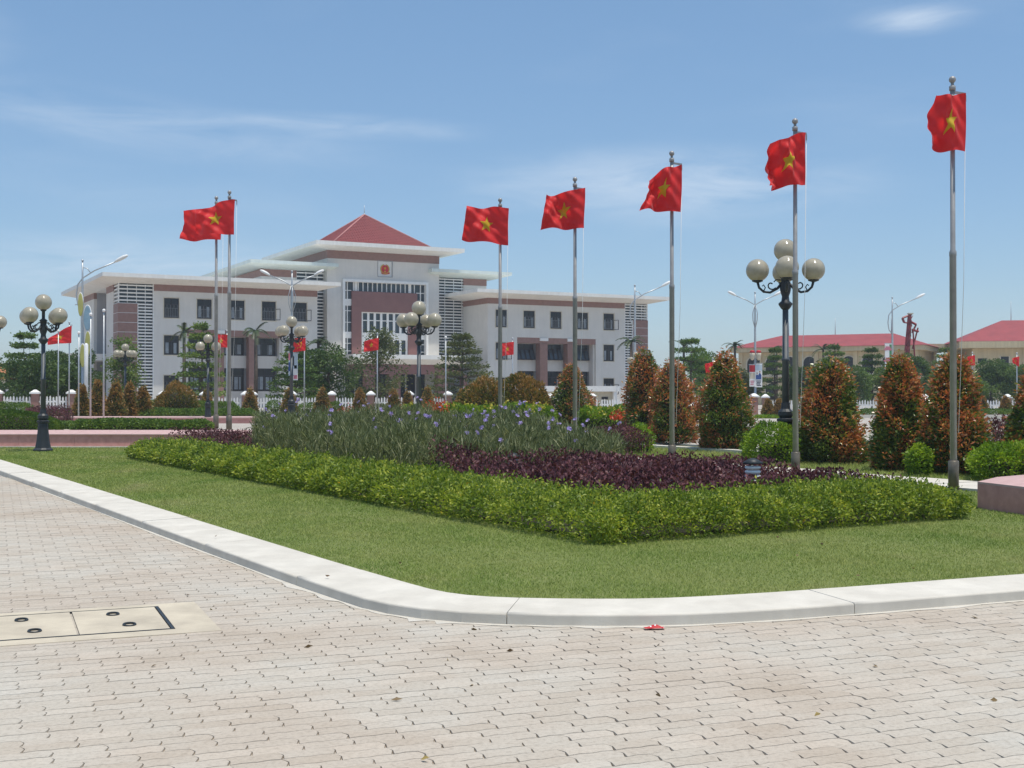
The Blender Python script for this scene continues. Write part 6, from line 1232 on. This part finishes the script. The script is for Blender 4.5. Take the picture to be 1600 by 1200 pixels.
for k, a in enumerate([
        ('wide layered tree right behind the lawn lamp, dark below', 40, 82, 522, 62, 'layered', 'tree', TB), ('dark bushy tree between the lawn lamp and the left canopy', 104, 92, 548, 54, 'bushy', 'tree_dark', TB), ('layered dark tree cut by the left edge', -38, 84, 516, 60, 'layered', 'tree', TB), ('low bushy tree behind the white fence on the far left', 62, 78, 562, 62, 'bushy', 'tree_dark', TB),
        ('slender young tree before the brown clad corner', 193, 82, 527, 30, 'sparse', 'tree_light', TB), ('tall light green tree before the left wing, left of the paired poles', 312, 80, 507, 44, 'layered', 'tree_light', TB),
        ('green tree right behind the middle globe lamp', 462, 82, 531, 46, 'layered', 'tree', TB), ('dense dark tree filling the gap before the tower corner', 515, 86, 540, 56, 'bushy', 'tree_dark', TB),
        ('olive thin leaved tree before the mauve portal', 594, 82, 518, 46, 'sparse', 'tree_olive', TB), ('olive layered tree before the louvred panel right of the entrance', 722, 80, 524, 64, 'layered', 'tree_olive', TB),
        ('layered tree right of the building end, behind the third flagpole', 1078, 100, 531, 55, 'layered', 'tree', TF), ('dark tree between the bare sky and the conical shrub', 1112, 106, 549, 40, 'bushy', 'tree', TF), ('dense layered tree beside the two street banners', 1212, 112, 545, 38, 'layered', 'tree', TF), ('layered tree before the arched windows of the yellow building', 1302, 116, 540, 40, 'layered', 'tree', TF), ('dark tree left of the lotus banner', 1362, 114, 545, 38, 'layered', 'tree', TF), ('bushy tree at the base of the red crane boom', 1425, 118, 552, 30, 'bushy', 'tree', TF), ('light layered tree before the covered walkway', 1478, 120, 545, 34, 'layered', 'tree_light', TF), ('dense tree right of the tallest flagpole', 1548, 114, 563, 40, 'bushy', 'tree', TF), ('dark dense tree at the far right edge', 1598, 112, 562, 44, 'bushy', 'tree', TF), ('low bushy tree behind the walkway columns', 1465, 125, 580, 34, 'bushy', 'tree', TF), ('bushy tree low between the arched windows', 1330, 110, 575, 34, 'bushy', 'tree', TF), ('low tree left of the banners beyond the fence', 1150, 112, 575, 34, 'bushy', 'tree_olive', TF), ('low dark tree right of the largest lamp', 1255, 110, 570, 30, 'bushy', 'tree', TF), ('low dark tree beyond the fence at far right', 1508, 110, 585, 32, 'bushy', 'tree', TF), ('mid green tree hiding the yellow walls between banner and boom', 1392, 112, 566, 32, 'bushy', 'tree_light', TF), ('bushy tree at the right edge overlapping the peaked roof building', 1640, 112, 556, 44, 'bushy', 'tree', TF), ('low olive tree under the left half of the yellow building', 1278, 113, 572, 28, 'bushy', 'tree_olive', TF)]):
    tree(*a, 300+k*17, n={'bushy': 12500, 'layered': 5200, 'sparse': 3800}[a[5]], bare=0.22 if a[5] == 'layered' else 0.18, leaf=0.19)
PG = 'palms near the buildings'
for k, a in enumerate([('drooping young palm before the left wing, left of the first lamp cluster', 287, 84, 499, 0.9), ('slim palm before the left wing column', 399, 84, 497, 0.9), ('young palm at the dark gap left of the tower', 497, 88, 514, 1.0), ('palm top rising over the layered tree right of the building', 1068, 112, 521, 1.1), ('palm top left of the double arm street light', 1148, 118, 525, 0.9), ('palm crown below the red roof left of the largest lamp', 1213, 128, 534, 0.9), ('palm crown before the red roof right of the largest lamp', 1286, 126, 531, 1.0), ('slender palm before the louvre end of the right wing', 986, 92, 517, 0.8)]): palm(a[0], a[1], a[2], a[3], PG, 500+k, 0.25, a[4])
# far treeline behind everything
n = 26000; xs = np.concatenate([RNG.uniform(-190, -95, n//2), RNG.uniform(40, 190, n-n//2)]); ys_ = RNG.uniform(225, 250, n); hz_ = 2.5+4.0*vnoise(np.c_[xs, ys_*0, ys_*0], 0.16, 3)+1.2*vnoise(np.c_[xs, ys_*0, ys_*0], 0.6, 4); P = np.c_[xs, ys_, hz_*RNG.beta(1.6, 1, n)]
o = stuff(leaves('far_trees', P, RNG.normal(size=(n, 3))+[0, -0.5, 0.4], 1.3, 0.9, clump_tint(P, 0.5, 3), M['tree'])); o['label'] = 'distant line of dark trees on the horizon'

# ------------------------------------------------------------------ humid air
if HAZE:
    hm_ = bpy.data.materials.new('humid_air'); hm_.use_nodes = True; t = hm_.node_tree; t.nodes.clear(); mo = N(t, 'ShaderNodeOutputMaterial')
    pv = N(t, 'ShaderNodeVolumePrincipled', i_Density=0.0006, i_Anisotropy=0.3); pv.inputs['Color'].default_value = (0.90, 0.95, 1.0, 1); L(t, pv.outputs[0], mo.inputs['Volume'])
    stuff(MB().box(-705, 705, -65, 705, -1.2, 22).build('haze', hm_))
